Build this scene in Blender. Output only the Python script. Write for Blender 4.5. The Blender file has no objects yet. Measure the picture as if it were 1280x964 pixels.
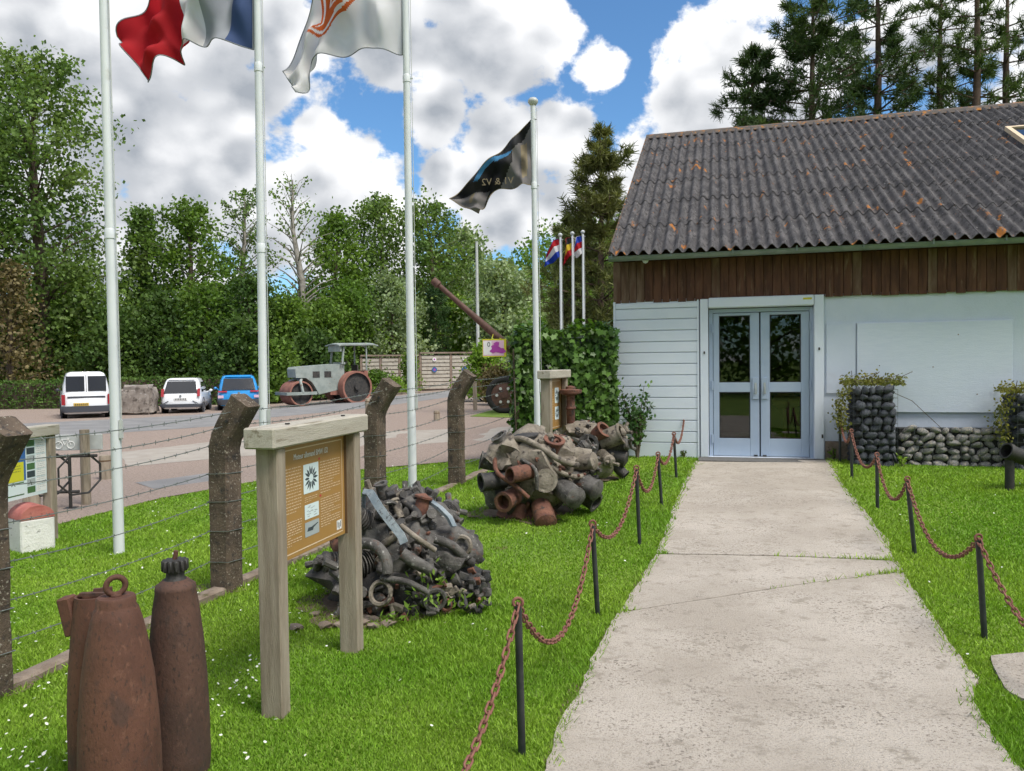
import bpy, bmesh, math, random
import numpy as np
from mathutils import Vector, Matrix, Quaternion, noise as mnoise
from mathutils.geometry import delaunay_2d_cdt

SC = bpy.context.scene
COL = SC.collection
R_ = math.radians
rnd = random.Random(7)
nrg = np.random.default_rng(11)

# ---------------------------------------------------------------- camera
FPX, CX, CY = 962.0, 640.0, 482.0
CAM = Vector((0, 0, 1.65))
PITCH, ROLL = math.atan(27 / 962), 0.012
_F = Vector((0, math.cos(PITCH), -math.sin(PITCH)))
_R0, _U0 = Vector((1, 0, 0)), Vector((0, math.sin(PITCH), math.cos(PITCH)))
_R = _R0 * math.cos(ROLL) - _U0 * math.sin(ROLL)
_U = _U0 * math.cos(ROLL) + _R0 * math.sin(ROLL)
cd = bpy.data.cameras.new('camera')
cd.sensor_width = 36; cd.lens = 36 * FPX / 1280; cd.clip_start = 0.05; cd.clip_end = 3000
cam = bpy.data.objects.new('camera', cd); COL.objects.link(cam)
cam.matrix_world = Matrix((( _R.x, _U.x, -_F.x, CAM.x), (_R.y, _U.y, -_F.y, CAM.y), (_R.z, _U.z, -_F.z, CAM.z), (0, 0, 0, 1)))
SC.camera = cam

def ray(px, py):
    return (_F + _R * ((px - CX) / FPX) - _U * ((py - CY) / FPX))
def at(px, py, Y):
    """the point on a pixel's line of sight at world depth Y"""
    d = ray(px, py); return CAM + d * (Y / d.y)

# ---------------------------------------------------------------- light
SUN_EL, SUN_AZ = R_(57), R_(131)          # azimuth from +Y towards +X
SUN_DIR = Vector((math.sin(SUN_AZ) * math.cos(SUN_EL), math.cos(SUN_AZ) * math.cos(SUN_EL), math.sin(SUN_EL)))
sl = bpy.data.lights.new('sun', 'SUN'); sl.energy = 2.7; sl.angle = R_(24); sl.color = (1.0, 0.95, 0.86)
so = bpy.data.objects.new('sun', sl); COL.objects.link(so)
so.rotation_euler = SUN_DIR.to_track_quat('Z', 'Y').to_euler(); so.location = (0, 0, 30)

vs = SC.view_settings
vs.view_transform = 'Standard'; vs.look = 'None'; vs.exposure = 0.68; vs.gamma = 1.0; vs.use_curve_mapping = False
SC.cycles.use_denoising = True; SC.cycles.use_adaptive_sampling = True; SC.cycles.adaptive_threshold = .03
SC.cycles.max_bounces = 6; SC.cycles.diffuse_bounces = 2; SC.cycles.glossy_bounces = 3; SC.cycles.transmission_bounces = 6
SC.cycles.transparent_max_bounces = 8
SC.cycles.caustics_reflective = False; SC.cycles.caustics_refractive = False

class NT:
    """tiny node-graph writer"""
    def __init__(s, tree): s.t = tree; s.n = tree.nodes; s.l = tree.links
    def new(s, typ, **kw):
        n = s.n.new(typ)
        for k, v in kw.items(): setattr(n, k, v)
        return n
    def put(s, sock, v):
        if hasattr(v, 'is_output'): s.l.new(v, sock)
        elif v is not None: sock.default_value = v
    def math(s, op, a, b=None, c=None, clamp=False):
        n = s.new('ShaderNodeMath', operation=op, use_clamp=clamp)
        s.put(n.inputs[0], a)
        if b is not None: s.put(n.inputs[1], b)
        if c is not None: s.put(n.inputs[2], c)
        return n.outputs[0]
    def vmath(s, op, a, b=None, out=0, scale=None):
        n = s.new('ShaderNodeVectorMath', operation=op)
        s.put(n.inputs[0], a)
        if b is not None: s.put(n.inputs[1], b)
        if scale is not None: s.put(n.inputs['Scale'], scale)
        return n.outputs[out]
    def noise(s, vec, scale, detail=3, rough=.55, dist=0.0):
        n = s.new('ShaderNodeTexNoise')
        if vec is not None: s.l.new(vec, n.inputs['Vector'])
        n.inputs['Scale'].default_value = scale; n.inputs['Detail'].default_value = detail
        n.inputs['Roughness'].default_value = rough; n.inputs['Distortion'].default_value = dist
        return n.outputs['Fac']
    def step(s, v, lo, hi, a=0.0, b=1.0):
        n = s.new('ShaderNodeMapRange', interpolation_type='SMOOTHSTEP')
        s.put(n.inputs['Value'], v)
        n.inputs['From Min'].default_value = lo; n.inputs['From Max'].default_value = hi
        n.inputs['To Min'].default_value = a; n.inputs['To Max'].default_value = b
        return n.outputs[0]
    def mix(s, f, a, b, mode='MIX'):
        n = s.new('ShaderNodeMix', data_type='RGBA', blend_type=mode)
        s.put(n.inputs[0], f)
        for i, v in ((6, a), (7, b)):
            if not hasattr(v, 'is_output') and len(v) == 3: v = (*v, 1)
            s.put(n.inputs[i], v)
        return n.outputs[2]

# ---------------------------------------------------------------- sky: Nishita blue with cumulus
world = bpy.data.worlds.new('World'); SC.world = world; world.use_nodes = True
def cloud_group(nm, FINE):
    # density of cloud in a direction: a node group, sampled twice (here and towards the sun) to shade the clouds
    g = bpy.data.node_groups.new(nm, 'ShaderNodeTree')
    g.interface.new_socket('Vector', in_out='INPUT', socket_type='NodeSocketVector')
    g.interface.new_socket('Density', in_out='OUTPUT', socket_type='NodeSocketFloat')
    T = NT(g); gi = T.new('NodeGroupInput'); go = T.new('NodeGroupOutput')
    v = gi.outputs[0]
    # cumulus masses: (pixel direction, radius in radians)
    blobs = [(40, 30, .22), (180, 110, .19), (60, 250, .20), (235, 215, .13), (300, 120, .07), (330, 20, .13), (420, 215, .075), (395, 165, .04), (470, 245, .06), (330, 260, .10),
             (480, 15, .09), (600, 20, .105), (680, 40, .05), (545, 142, .042), (622, 165, .05), (700, 175, .062), (560, 232, .045), (650, 225, .05), (755, 92, .042),
             (735, 240, .06), (850, 130, .062), (905, 60, .07), (930, 5, .05), (890, 165, .07), (1000, 100, .075), (1190, 20, .10), (600, 285, .04),
             (480, 300, .075), (400, 300, .08), (640, 275, .045), (700, 265, .05), (790, 205, .06), (850, 235, .07), (770, 290, .06), (940, 240, .10), (150, 380, .16), (1290, 180, .12)]
    acc = None
    for px, py, r in blobs:
        d = ray(px, py).normalized()
        dist = T.vmath('DISTANCE', v, tuple(d), out=1)
        b = T.math('MULTIPLY_ADD', dist, -1 / r, 1.0)
        acc = b if acc is None else T.math('SMOOTH_MAX', acc, b, 0.22)
    # outside the field of view the same kind of broken cumulus goes on
    ax = T.vmath('DISTANCE', v, tuple(ray(560, 150).normalized()), out=1)
    gen = T.math('MULTIPLY_ADD', T.noise(v, 2.6, 2, .5), 4.2, -1.65)
    w = T.step(ax, .62, .85)
    accm = T.math('MAXIMUM', acc, -0.9)
    mixn = T.new('ShaderNodeMix', data_type='FLOAT'); T.put(mixn.inputs[0], w); T.put(mixn.inputs[2], accm); T.put(mixn.inputs[3], gen)
    base = mixn.outputs[0]
    sc = T.vmath('MULTIPLY', v, (1.0, 1.0, 1.3))
    n1 = T.noise(sc, 11.0, FINE, .60, .1)
    d = T.math('MULTIPLY_ADD', T.math('SUBTRACT', n1, .5), 2.3, base)
    T.put(go.inputs[0], d)
    return g
def build_sky():
    g0, g1 = cloud_group('cloud_density', 6), cloud_group('cloud_shade', 2)
    W = NT(world.node_tree); W.n.clear()
    out = W.new('ShaderNodeOutputWorld'); bg = W.new('ShaderNodeBackground')
    tc = W.new('ShaderNodeTexCoord'); vec = W.vmath('NORMALIZE', tc.outputs['Generated'])
    sky = W.new('ShaderNodeTexSky', sky_type='NISHITA'); sky.sun_disc = False
    sky.sun_elevation = SUN_EL; sky.sun_rotation = SUN_AZ; sky.altitude = 60
    sky.air_density = 1.0; sky.dust_density = .5; sky.ozone_density = 2.2
    blue = W.mix(1.0, sky.outputs[0], (.54, .78, .93), 'MULTIPLY')
    def dens(vv, gg):
        n = W.new('ShaderNodeGroup'); n.node_tree = gg; W.l.new(vv, n.inputs[0]); return n.outputs[0]
    d0 = dens(vec, g0)
    off = W.vmath('ADD', vec, tuple(SUN_DIR * .04 + Vector((0, 0, .03))))
    d1 = dens(off, g1)
    alpha = W.step(d0, 0.05, .33)
    thick = W.step(d1, -.15, 1.0)
    core = W.step(d0, .3, 1.25)
    sh = W.math('MULTIPLY_ADD', core, .30, W.math('MULTIPLY', thick, .80), clamp=True)
    cl = W.mix(sh, CLOUD_LIT, CLOUD_GREY)
    col = W.mix(alpha, blue, cl)
    W.l.new(col, bg.inputs['Color']); bg.inputs['Strength'].default_value = .115
    W.l.new(bg.outputs[0], out.inputs[0])
    world.cycles.sampling_method = 'MANUAL'; world.cycles.sample_map_resolution = 256
CLOUD_LIT, CLOUD_GREY = (6.7, 6.7, 6.75), (2.3, 2.5, 2.8)
build_sky()

# ---------------------------------------------------------------- ground height
BA = R_(15)                                             # turn of the building
BW = Vector((math.cos(BA), -math.sin(BA))); BN = Vector((math.sin(BA), math.cos(BA)))
D0 = Vector((3.40, 10.62))                              # middle of the door sill
def sstep(a, b, x):
    t = np.clip((np.asarray(x, float) - a) / (b - a), 0, 1); return t * t * (3 - 2 * t)
def G(x, y):
    x = np.asarray(x, float); y = np.asarray(y, float)
    n = (x - D0.x) * BN.x + (y - D0.y) * BN.y; w = (x - D0.x) * BW.x + (y - D0.y) * BW.y
    g = .31 * sstep(-8.5, -.3, n) * sstep(-7.5, -1.0, w)
    far = -.30 * sstep(15, 34, y) * sstep(-3, -13, x)
    lump = .012 * np.sin(x * 1.7 + 1.3 * np.sin(y * .9)) * np.sin(y * 1.3 + .6) * sstep(14, 9, y)
    return g + far + lump
def gz(x, y): return float(G(x, y))
def gnd(px, py):
    d = ray(px, py); t = 0.8
    for _ in range(4000):
        p = CAM + d * t; h = p.z - gz(p.x, p.y)
        if h <= 0.0005 or t > 400: break
        t += max(h * .9 / max(-d.z, .03) * .7, .0005) if d.z < 0 else 1.0
    return Vector((p.x, p.y, gz(p.x, p.y)))

# ---------------------------------------------------------------- materials
def c4(c): return (*c, 1.0)
MATS = {}
def pmat(name, c1, c2=None, scale=6, rough=.8, bump=0.0, bscale=None, metal=0.0, spots=None, sscale=20, slo=.6, shi=.7, spots2=None,
         s2scale=9, s2lo=.62, s2hi=.68, spots3=None, s3scale=30, s3lo=.6, s3hi=.66, smask=None, stretch=(1, 1, 1), island=0.0, coat=0.0, spec=.5, detail=4, world_co=False):
    m = bpy.data.materials.new(name); m.use_nodes = True; MATS[name] = m
    T = NT(m.node_tree); b = m.node_tree.nodes['Principled BSDF']
    tc = T.new('ShaderNodeTexCoord')
    co = tc.outputs['Object']
    if world_co:
        co = T.new('ShaderNodeNewGeometry').outputs['Position']
    mp = T.new('ShaderNodeMapping'); T.l.new(co, mp.inputs[0]); mp.inputs['Scale'].default_value = stretch
    co = mp.outputs[0]
    oi = T.new('ShaderNodeObjectInfo')
    off = T.vmath('SCALE', (13.1, 7.7, 3.3), scale=oi.outputs['Random'])
    co = T.vmath('ADD', co, off)
    col = c4(c1)
    if c2 is not None:
        f = T.step(T.noise(co, scale, detail, .6), .32, .68)
        col = T.mix(f, c1, c2)
    if spots is not None:
        sf = T.step(T.noise(co, sscale, 4, .6), slo, shi)
        if smask: sf = T.math('MULTIPLY', sf, T.step(T.noise(T.vmath('ADD', co, (3, 1, 7)), smask, 4, .6), .40, .60))
        col = T.mix(sf, col, spots)
    if spots2 is not None:
        col = T.mix(T.step(T.noise(T.vmath('ADD', co, (5, 9, 2)), s2scale, 5, .65), s2lo, s2hi), col, spots2)
    if spots3 is not None:
        col = T.mix(T.step(T.noise(T.vmath('ADD', co, (2, 4, 8)), s3scale, 3, .6), s3lo, s3hi), col, spots3)
    if island:
        geo = T.new('ShaderNodeNewGeometry')
        f = T.math('MULTIPLY_ADD', geo.outputs['Random Per Island'], 2 * island, 1 - island)
        col = T.mix(1.0, col, T.vmath('SCALE', (1, 1, 1), scale=f), 'MULTIPLY')
    T.put(b.inputs['Base Color'], col)
    b.inputs['Roughness'].default_value = rough; b.inputs['Metallic'].default_value = metal
    b.inputs['Coat Weight'].default_value = coat; b.inputs['Specular IOR Level'].default_value = spec
    if bump:
        bn = T.new('ShaderNodeBump'); bn.inputs['Strength'].default_value = min(1, bump); bn.inputs['Distance'].default_value = .01 * max(1, bump)
        T.l.new(T.noise(co, bscale or scale * 4, 5, .65), bn.inputs['Height']); T.l.new(bn.outputs[0], b.inputs['Normal'])
    return m
def leafmat(name, c1, c2, trans=.35, var=.35, big=.25, rough=.6, tint=(1.25, 1.3, .6)):
    m = bpy.data.materials.new(name); m.use_nodes = True; MATS[name] = m
    T = NT(m.node_tree); T.n.clear()
    out = T.new('ShaderNodeOutputMaterial'); geo = T.new('ShaderNodeNewGeometry')
    f = T.step(T.noise(geo.outputs['Position'], big, 3), .35, .65)
    col = T.mix(f, c1, c2)
    rf = T.math('MULTIPLY_ADD', geo.outputs['Random Per Island'], 2 * var, 1 - var)
    col = T.mix(1.0, col, T.vmath('SCALE', (1, 1, 1), scale=rf), 'MULTIPLY')
    df = T.new('ShaderNodeBsdfPrincipled'); df.inputs['Roughness'].default_value = rough; df.inputs['Specular IOR Level'].default_value = .3
    tr = T.new('ShaderNodeBsdfTranslucent')
    T.put(df.inputs['Base Color'], col); T.put(tr.inputs['Color'], T.mix(1.0, col, tint, 'MULTIPLY'))
    mx = T.new('ShaderNodeMixShader'); mx.inputs[0].default_value = trans
    T.l.new(df.outputs[0], mx.inputs[1]); T.l.new(tr.outputs[0], mx.inputs[2]); T.l.new(mx.outputs[0], out.inputs[0])
    return m
def clothmat(name, c, trans=.45):
    return leafmat(name, c, tuple(x * .92 for x in c), trans, 0.0, 2.0, .8, (1, 1, 1))

# ---------------------------------------------------------------- mesh builder
class MB:
    def __init__(s): s.v = []; s.f = []; s.m = []; s.cur = 0
    def add(s, vs, fs):
        o = len(s.v); s.v.extend([tuple(p) for p in vs]); s.f.extend([tuple(i + o for i in f) for f in fs]); s.m.extend([s.cur] * len(fs)); return s
    def box(s, c, d, rot=None, taper=None, bev=0.0):
        x, y, z = d[0] / 2, d[1] / 2, d[2] / 2
        if bev:
            b = min(bev, x * .9, y * .9, z * .9); vs = []; idx = {}
            bm = bmesh.new(); bmesh.ops.create_cube(bm, size=1)
            for w in bm.verts: w.co = Vector((w.co.x * 2 * x, w.co.y * 2 * y, w.co.z * 2 * z))
            bmesh.ops.bevel(bm, geom=bm.edges[:], offset=b, segments=1, affect='EDGES')
            bm.verts.index_update(); vs = [w.co.copy() for w in bm.verts]; fs = [[w.index for w in f.verts] for f in bm.faces]; bm.free()
        else:
            vs = [Vector((sx * x, sy * y, sz * z)) for sz in (-1, 1) for sx, sy in ((-1, -1), (1, -1), (1, 1), (-1, 1))]
            fs = [(3, 2, 1, 0), (4, 5, 6, 7), (0, 1, 5, 4), (1, 2, 6, 5), (2, 3, 7, 6), (3, 0, 4, 7)]
        if taper:
            for p in vs:
                t = (p.z + z) / (2 * z); p.x *= 1 + (taper - 1) * t; p.y *= 1 + (taper - 1) * t
        if rot is not None:
            vs = [rot @ p for p in vs]
        c = Vector(c); return s.add([p + c for p in vs], fs)
    def loft(s, rings, cap0=True, cap1=True):
        n = len(rings[0]); vs = [p for r in rings for p in r]; fs = []
        for k in range(len(rings) - 1):
            for i in range(n):
                j = (i + 1) % n; fs.append((k * n + i, k * n + j, (k + 1) * n + j, (k + 1) * n + i))
        if cap0: fs.append(tuple(range(n - 1, -1, -1)))
        if cap1: fs.append(tuple((len(rings) - 1) * n + i for i in range(n)))
        return s.add(vs, fs)
    def cyl(s, p0, p1, r0, r1=None, n=12, caps=True):
        r1 = r0 if r1 is None else r1
        return s.tube([p0, p1], [r0, r1], n, caps)
    def tube(s, pts, r, n=8, caps=True):
        pts = [Vector(p) for p in pts]; rr = r if hasattr(r, '__len__') else [r] * len(pts)
        rings = []; up = None
        for i, p in enumerate(pts):
            t = (pts[min(i + 1, len(pts) - 1)] - pts[max(i - 1, 0)])
            t = t.normalized() if t.length > 1e-9 else Vector((0, 0, 1))
            if up is None: up = t.orthogonal().normalized()
            up = (up - t * up.dot(t)); up = up.normalized() if up.length > 1e-6 else t.orthogonal().normalized()
            b = t.cross(up)
            rings.append([p + (up * math.cos(a) + b * math.sin(a)) * rr[i] for a in (2 * math.pi * k / n for k in range(n))])
        return s.loft(rings, caps, caps)
    def lathe(s, prof, n=20, mat=None, caps=True):
        mat = mat or Matrix()
        rings = [[mat @ Vector((r * math.cos(2 * math.pi * k / n), r * math.sin(2 * math.pi * k / n), z)) for k in range(n)] for r, z in prof]
        return s.loft(rings, caps, caps)
    def torus(s, c, R, r, n=18, k=8, mat=None):
        mat = mat or Matrix(); vs = []; fs = []; c = Vector(c)
        for i in range(n):
            a = 2 * math.pi * i / n
            for j in range(k):
                b = 2 * math.pi * j / k
                vs.append(c + mat @ Vector(((R + r * math.cos(b)) * math.cos(a), (R + r * math.cos(b)) * math.sin(a), r * math.sin(b))))
        for i in range(n):
            for j in range(k):
                fs.append((i * k + j, ((i + 1) % n) * k + j, ((i + 1) % n) * k + (j + 1) % k, i * k + (j + 1) % k))
        return s.add(vs, fs)
    def blob(s, c, d, amp=.2, seed=0, sub=2, freq=1.3, flat=None):
        bm = bmesh.new(); bmesh.ops.create_icosphere(bm, subdivisions=sub, radius=1)
        c = Vector(c); o = Vector((seed * 3.1, seed * 1.7, seed * .9)); vs = []
        for w in bm.verts:
            p = w.co.copy(); k = 1 + amp * mnoise.noise(p * freq + o) + amp * .4 * mnoise.noise(p * freq * 2.7 + o)
            p = Vector((p.x * d[0], p.y * d[1], p.z * d[2])) * k
            if flat is not None: p.z = max(p.z, flat)
            vs.append(p + c)
        bm.verts.index_update(); fs = [[w.index for w in f.verts] for f in bm.faces]; bm.free()
        return s.add(vs, fs)
    def quad(s, a, b, c, d): return s.add([a, b, c, d], [(0, 1, 2, 3)])
    def poly(s, pts): return s.add(pts, [tuple(range(len(pts)))])
    def mesh(s, name, mats, smooth=None):
        me = bpy.data.meshes.new(name); me.from_pydata([tuple(p) for p in s.v], [], s.f)
        for m in (mats if isinstance(mats, (list, tuple)) else [mats]): me.materials.append(MATS[m] if isinstance(m, str) else m)
        if any(s.m): me.polygons.foreach_set('material_index', s.m)
        me.validate(); me.update()
        if smooth is not None:
            me.polygons.foreach_set('use_smooth', [True] * len(me.polygons))
            if smooth < 180: me.set_sharp_from_angle(angle=R_(smooth))
        return me
    def build(s, name, mats, parent=None, smooth=None, loc=None, rotz=0):
        return link(name, s.mesh(name, mats, smooth), parent, loc, rotz)
def link(name, me, parent=None, loc=None, rotz=0):
    o = bpy.data.objects.new(name, me); COL.objects.link(o)
    if parent is not None: o.parent = parent
    if loc is not None: o.location = loc
    if rotz: o.rotation_euler.z = rotz
    return o
def tag(o, label=None, cat=None, group=None, kind=None):
    if label: o['label'] = label
    if cat: o['category'] = cat
    if group: o['group'] = group
    if kind: o['kind'] = kind
    return o
def thing(name, label, cat, loc=(0, 0, 0), rotz=0, group=None):
    o = bpy.data.objects.new(name, None); COL.objects.link(o); o.empty_display_size = .1
    o.location = loc; o.rotation_euler.z = rotz
    return tag(o, label, cat, group)
def copy_tree(o, parent=None):
    c = o.copy(); COL.objects.link(c); c.parent = parent
    for ch in o.children: copy_tree(ch, c)
    return c
def quick_mesh(name, V, F, mat, k=None):
    """fast mesh from numpy arrays: V (n,3), F (m,k)"""
    me = bpy.data.meshes.new(name); k = F.shape[1]
    me.vertices.add(len(V)); me.vertices.foreach_set('co', np.ascontiguousarray(V, np.float32).ravel())
    me.loops.add(F.size); me.loops.foreach_set('vertex_index', np.ascontiguousarray(F, np.int32).ravel())
    me.polygons.add(len(F)); me.polygons.foreach_set('loop_start', np.arange(0, F.size, k, dtype=np.int32))
    me.update(calc_edges=True)
    me.materials.append(MATS[mat] if isinstance(mat, str) else mat)
    return me
def in_poly(x, y, P):
    x = np.asarray(x); y = np.asarray(y); c = np.zeros(x.shape, bool); n = len(P)
    for i in range(n):
        x0, y0 = P[i][0], P[i][1]; x1, y1 = P[i - 1][0], P[i - 1][1]
        if y0 == y1: continue
        c ^= ((y0 > y) != (y1 > y)) & (x < (x1 - x0) * (y - y0) / (y1 - y0) + x0)
    return c
def wobble(P, step=.12, amp=.02, seed=0, closed=True):
    """resample an outline and roughen it"""
    out = []; n = len(P)
    for i in range(n if closed else n - 1):
        a = Vector(P[i][:2]); b = Vector(P[(i + 1) % n][:2]); L = (b - a).length; k = max(1, int(L / step)); nn = Vector((-(b - a).y, (b - a).x)) / max(L, 1e-6)
        for j in range(k):
            q = a + (b - a) * (j / k); e = amp * (mnoise.noise(Vector((q.x * 2.3, q.y * 2.3, seed))) + .6 * mnoise.noise(Vector((q.x * 9, q.y * 9, seed + 5))))
            out.append(q + nn * e)
    return out
def sheet(name, P, off, mat, grid=.4, parent=None, depth=0.0):
    """a ground-hugging sheet with the outline P"""
    xs = [p[0] for p in P]; ys = [p[1] for p in P]
    gx, gy = np.meshgrid(np.arange(min(xs), max(xs), grid) + grid / 2, np.arange(min(ys), max(ys), grid) + grid / 2)
    gx = gx.ravel(); gy = gy.ravel(); k = in_poly(gx, gy, P); pts = [Vector((p[0], p[1])) for p in P] + [Vector((a, b)) for a, b in zip(gx[k], gy[k])]
    n = len(P); V, E, F, *_ = delaunay_2d_cdt(pts, [(i, (i + 1) % n) for i in range(n)], [], 1, 1e-5)
    z = G([v.x for v in V], [v.y for v in V]) + off
    m = MB(); m.v = [(v.x, v.y, h) for v, h in zip(V, z)]; m.f = [tuple(f) for f in F]; m.m = [0] * len(F)
    if depth:                                             # a skirt gives the slab its thickness
        o = len(m.v); m.v += [(p[0], p[1], gz(p[0], p[1]) + off) for p in P] + [(p[0], p[1], gz(p[0], p[1]) + off - depth) for p in P]
        for i in range(n): j = (i + 1) % n; m.f.append((o + i, o + n + i, o + n + j, o + j)); m.m.append(0)
    return m.build(name, mat, parent)
def text_mesh(name, s, size, mat, parent, M, align='CENTER', flip=False, depth=.0006):
    cu = bpy.data.curves.new(name, 'FONT'); cu.body = s; cu.size = size; cu.align_x = align; cu.align_y = 'CENTER'; cu.extrude = depth; cu.resolution_u = 3
    o = bpy.data.objects.new(name, cu); COL.objects.link(o)
    dg = bpy.context.evaluated_depsgraph_get(); me = bpy.data.meshes.new_from_object(o.evaluated_get(dg))
    bpy.data.objects.remove(o); bpy.data.curves.remove(cu)
    if flip: me.transform(Matrix.Diagonal((-1, 1, 1, 1)))
    me.materials.clear(); me.materials.append(MATS[mat])
    ob = link(name, me, parent); ob.matrix_local = M
    return ob
# ---------------------------------------------------------------- the materials
pmat('lawn_soil', (.11, .19, .022), (.17, .25, .03), 1.1, .95, .6, 60, spots=(.15, .12, .05), sscale=3.2, slo=.66, shi=.8)
pmat('concrete_path', (.375, .33, .28), (.49, .44, .385), 1.6, .92, 1.0, 110, spots=(.17, .145, .12), sscale=58, slo=.545, shi=.65, spots2=(.29, .255, .21), s2scale=11, s2lo=.53, s2hi=.70, stretch=(.8, 1, 1), detail=9, smask=2.3, spots3=(.30, .265, .225), s3scale=130, s3lo=.55, s3hi=.64)
pmat('gravel', (.25, .19, .158), (.34, .27, .23), 26, .95, 1.0, 60, spots=(.15, .11, .09), sscale=40, slo=.55, shi=.66)
pmat('pale_concrete', (.31, .275, .24), (.37, .335, .295), 3, .92, .4, 60, spots=(.34, .31, .27), sscale=30)
pmat('asphalt', (.19, .187, .19), (.25, .245, .245), 1.2, .92, .5, 70, spots=(.28, .27, .255), sscale=70)
pmat('soil', (.10, .07, .045), (.17, .125, .085), 12, .95, 1.0, 30)
pmat('mat_rubber', (.10, .10, .098), (.15, .145, .14), 40, .9, .8, 120)
pmat('white_paint', (.68, .745, .85), (.72, .78, .87), 2.2, .55, .15, 30)
pmat('white_render', (.58, .65, .76), (.64, .705, .805), 1.4, .8, .35, 45, spots=(.54, .58, .64), sscale=1.2, slo=.6, shi=.8)
pmat('white_board', (.62, .69, .80), (.66, .725, .83), 5, .6, .25, 18, stretch=(1, 1, 6))
pmat('door_blue', (.36, .45, .58), (.40, .49, .61), 3, .42, .1, 20)
pmat('dark_rubber', (.02, .02, .022), rough=.7)
pmat('metal_plate', (.55, .58, .60), (.62, .64, .66), 8, .35, metal=.7)
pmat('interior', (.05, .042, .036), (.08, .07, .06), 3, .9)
pmat('orange_item', (.75, .25, .03), rough=.6)
pmat('gutter', (.17, .21, .20), (.22, .26, .24), 6, .45, metal=.25, spots=(.22, .24, .2), sscale=9)
pmat('roof_sheet', (.044, .042, .046), (.105, .098, .10), 5, .92, 1.0, 50, spots=(.024, .022, .022), sscale=18, slo=.50, shi=.64, spots3=(.26, .25, .24), s3scale=26, s3lo=.66, s3hi=.72, stretch=(1.3, .6, 1), spots2=(.36, .13, .015), s2scale=3.6, s2lo=.615, s2hi=.68)
pmat('roof_lichen', (.075, .065, .06), (.12, .09, .07), 9, .95, .8, 50, spots=(.33, .13, .02), sscale=9, slo=.57, shi=.64)
pmat('plank_dark', (.062, .023, .013), (.135, .056, .031), 2.4, .8, .5, 40, stretch=(6, 6, .9), spots=(.23, .15, .10), sscale=3, slo=.56, shi=.78)
pmat('plank_grey', (.20, .135, .095), (.10, .048, .028), 2.2, .85, .5, 40, stretch=(6, 6, .9), spots=(.09, .05, .03), sscale=3, slo=.5, shi=.7)
pmat('grey_wood', (.24, .195, .145), (.35, .30, .235), 3, .85, .6, 30, stretch=(8, 8, .8), spots=(.17, .14, .10), sscale=2.5, slo=.58, shi=.7)
pmat('grey_wood_beam', (.36, .33, .275), (.45, .42, .36), 3, .85, .5, 30, stretch=(.8, 8, 8), spots=(.22, .19, .14), sscale=2.5, slo=.58, shi=.7)
pmat('sign_recess', (.12, .07, .035), (.15, .09, .045), 3, .8)
pmat('sign_brown', (.33, .18, .05), (.355, .20, .058), 2, .45)
pmat('print_cream', (.66, .52, .36), rough=.6)
pmat('print_white', (.75, .75, .74), rough=.6)
pmat('print_pale_blue', (.60, .70, .72), rough=.6)
pmat('print_dark', (.035, .05, .06), rough=.6)
pmat('print_grey', (.33, .37, .38), rough=.6)
pmat('print_red', (.45, .05, .05), rough=.6)
pmat('print_blue', (.035, .12, .33), rough=.6)
pmat('print_yellow', (.56, .54, .03), rough=.6)
pmat('print_orange', (.62, .19, .05), rough=.6)
pmat('print_green', (.06, .14, .05), rough=.6)
pmat('print_purple', (.38, .05, .34), rough=.6)
pmat('print_pink', (.70, .47, .60), rough=.6)
pmat('concrete_post', (.06, .044, .031), (.13, .095, .068), 7, .92, 1.0, 60, spots=(.30, .27, .22), sscale=55, slo=.585, shi=.66, spots2=(.035, .03, .028), s2scale=12, s2lo=.55, s2hi=.68)
pmat('kerb_concrete', (.17, .13, .10), (.26, .21, .17), 9, .95, 1.0, 40, spots=(.09, .08, .04), sscale=14, slo=.55, shi=.7)
pmat('wire', (.17, .19, .18), (.26, .28, .27), 40, .5, metal=.6)
pmat('bomb_rust', (.078, .032, .020), (.125, .053, .033), 5, .8, .35, 70, spots=(.075, .038, .028), sscale=12, slo=.58, shi=.72, spots2=(.155, .072, .046), s2scale=34, s2lo=.56, s2hi=.72, spots3=(.055, .027, .019), s3scale=75, s3lo=.55, s3hi=.68, stretch=(1, 1, .55))
pmat('bomb_dark', (.055, .029, .021), (.09, .043, .029), 6, .8, .35, 70, spots=(.04, .028, .022), sscale=11, slo=.58, shi=.72, spots2=(.11, .06, .042), s2scale=38, s2lo=.56, s2hi=.72, spots3=(.038, .022, .017), s3scale=75, s3lo=.55, s3hi=.68, stretch=(1, 1, .55))
pmat('black_metal', (.018, .018, .018), (.035, .032, .03), 20, .6, .4, 60)
pmat('post_black', (.012, .016, .018), (.03, .034, .034), 14, .5)
pmat('chain_rust', (.16, .062, .045), (.25, .11, .08), 30, .8, .5, 90)
pmat('pole_white', (.60, .635, .665), (.67, .70, .725), 2, .42, spots=(.5, .52, .5), sscale=6, slo=.62, shi=.8)
pmat('pole_grey', (.42, .44, .44), (.52, .54, .53), 4, .5)
pmat('metal_dirty', (.05, .046, .043), (.14, .132, .122), 10, .75, 1.0, 40, metal=.15, spots=(.36, .35, .33), sscale=24, slo=.60, shi=.72, spots2=(.12, .05, .03), s2scale=9, s2lo=.58, s2hi=.70)
pmat('metal_alloy', (.155, .13, .10), (.27, .235, .19), 9, .7, 1.0, 40, metal=.1, spots=(.05, .04, .033), sscale=13, slo=.53, shi=.66, spots2=(.42, .39, .34), s2scale=26, s2lo=.64, s2hi=.74)
pmat('metal_rust', (.11, .045, .032), (.19, .085, .055), 10, .85, 1.0, 40, spots=(.05, .035, .03), sscale=14, slo=.55, shi=.68)
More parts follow.
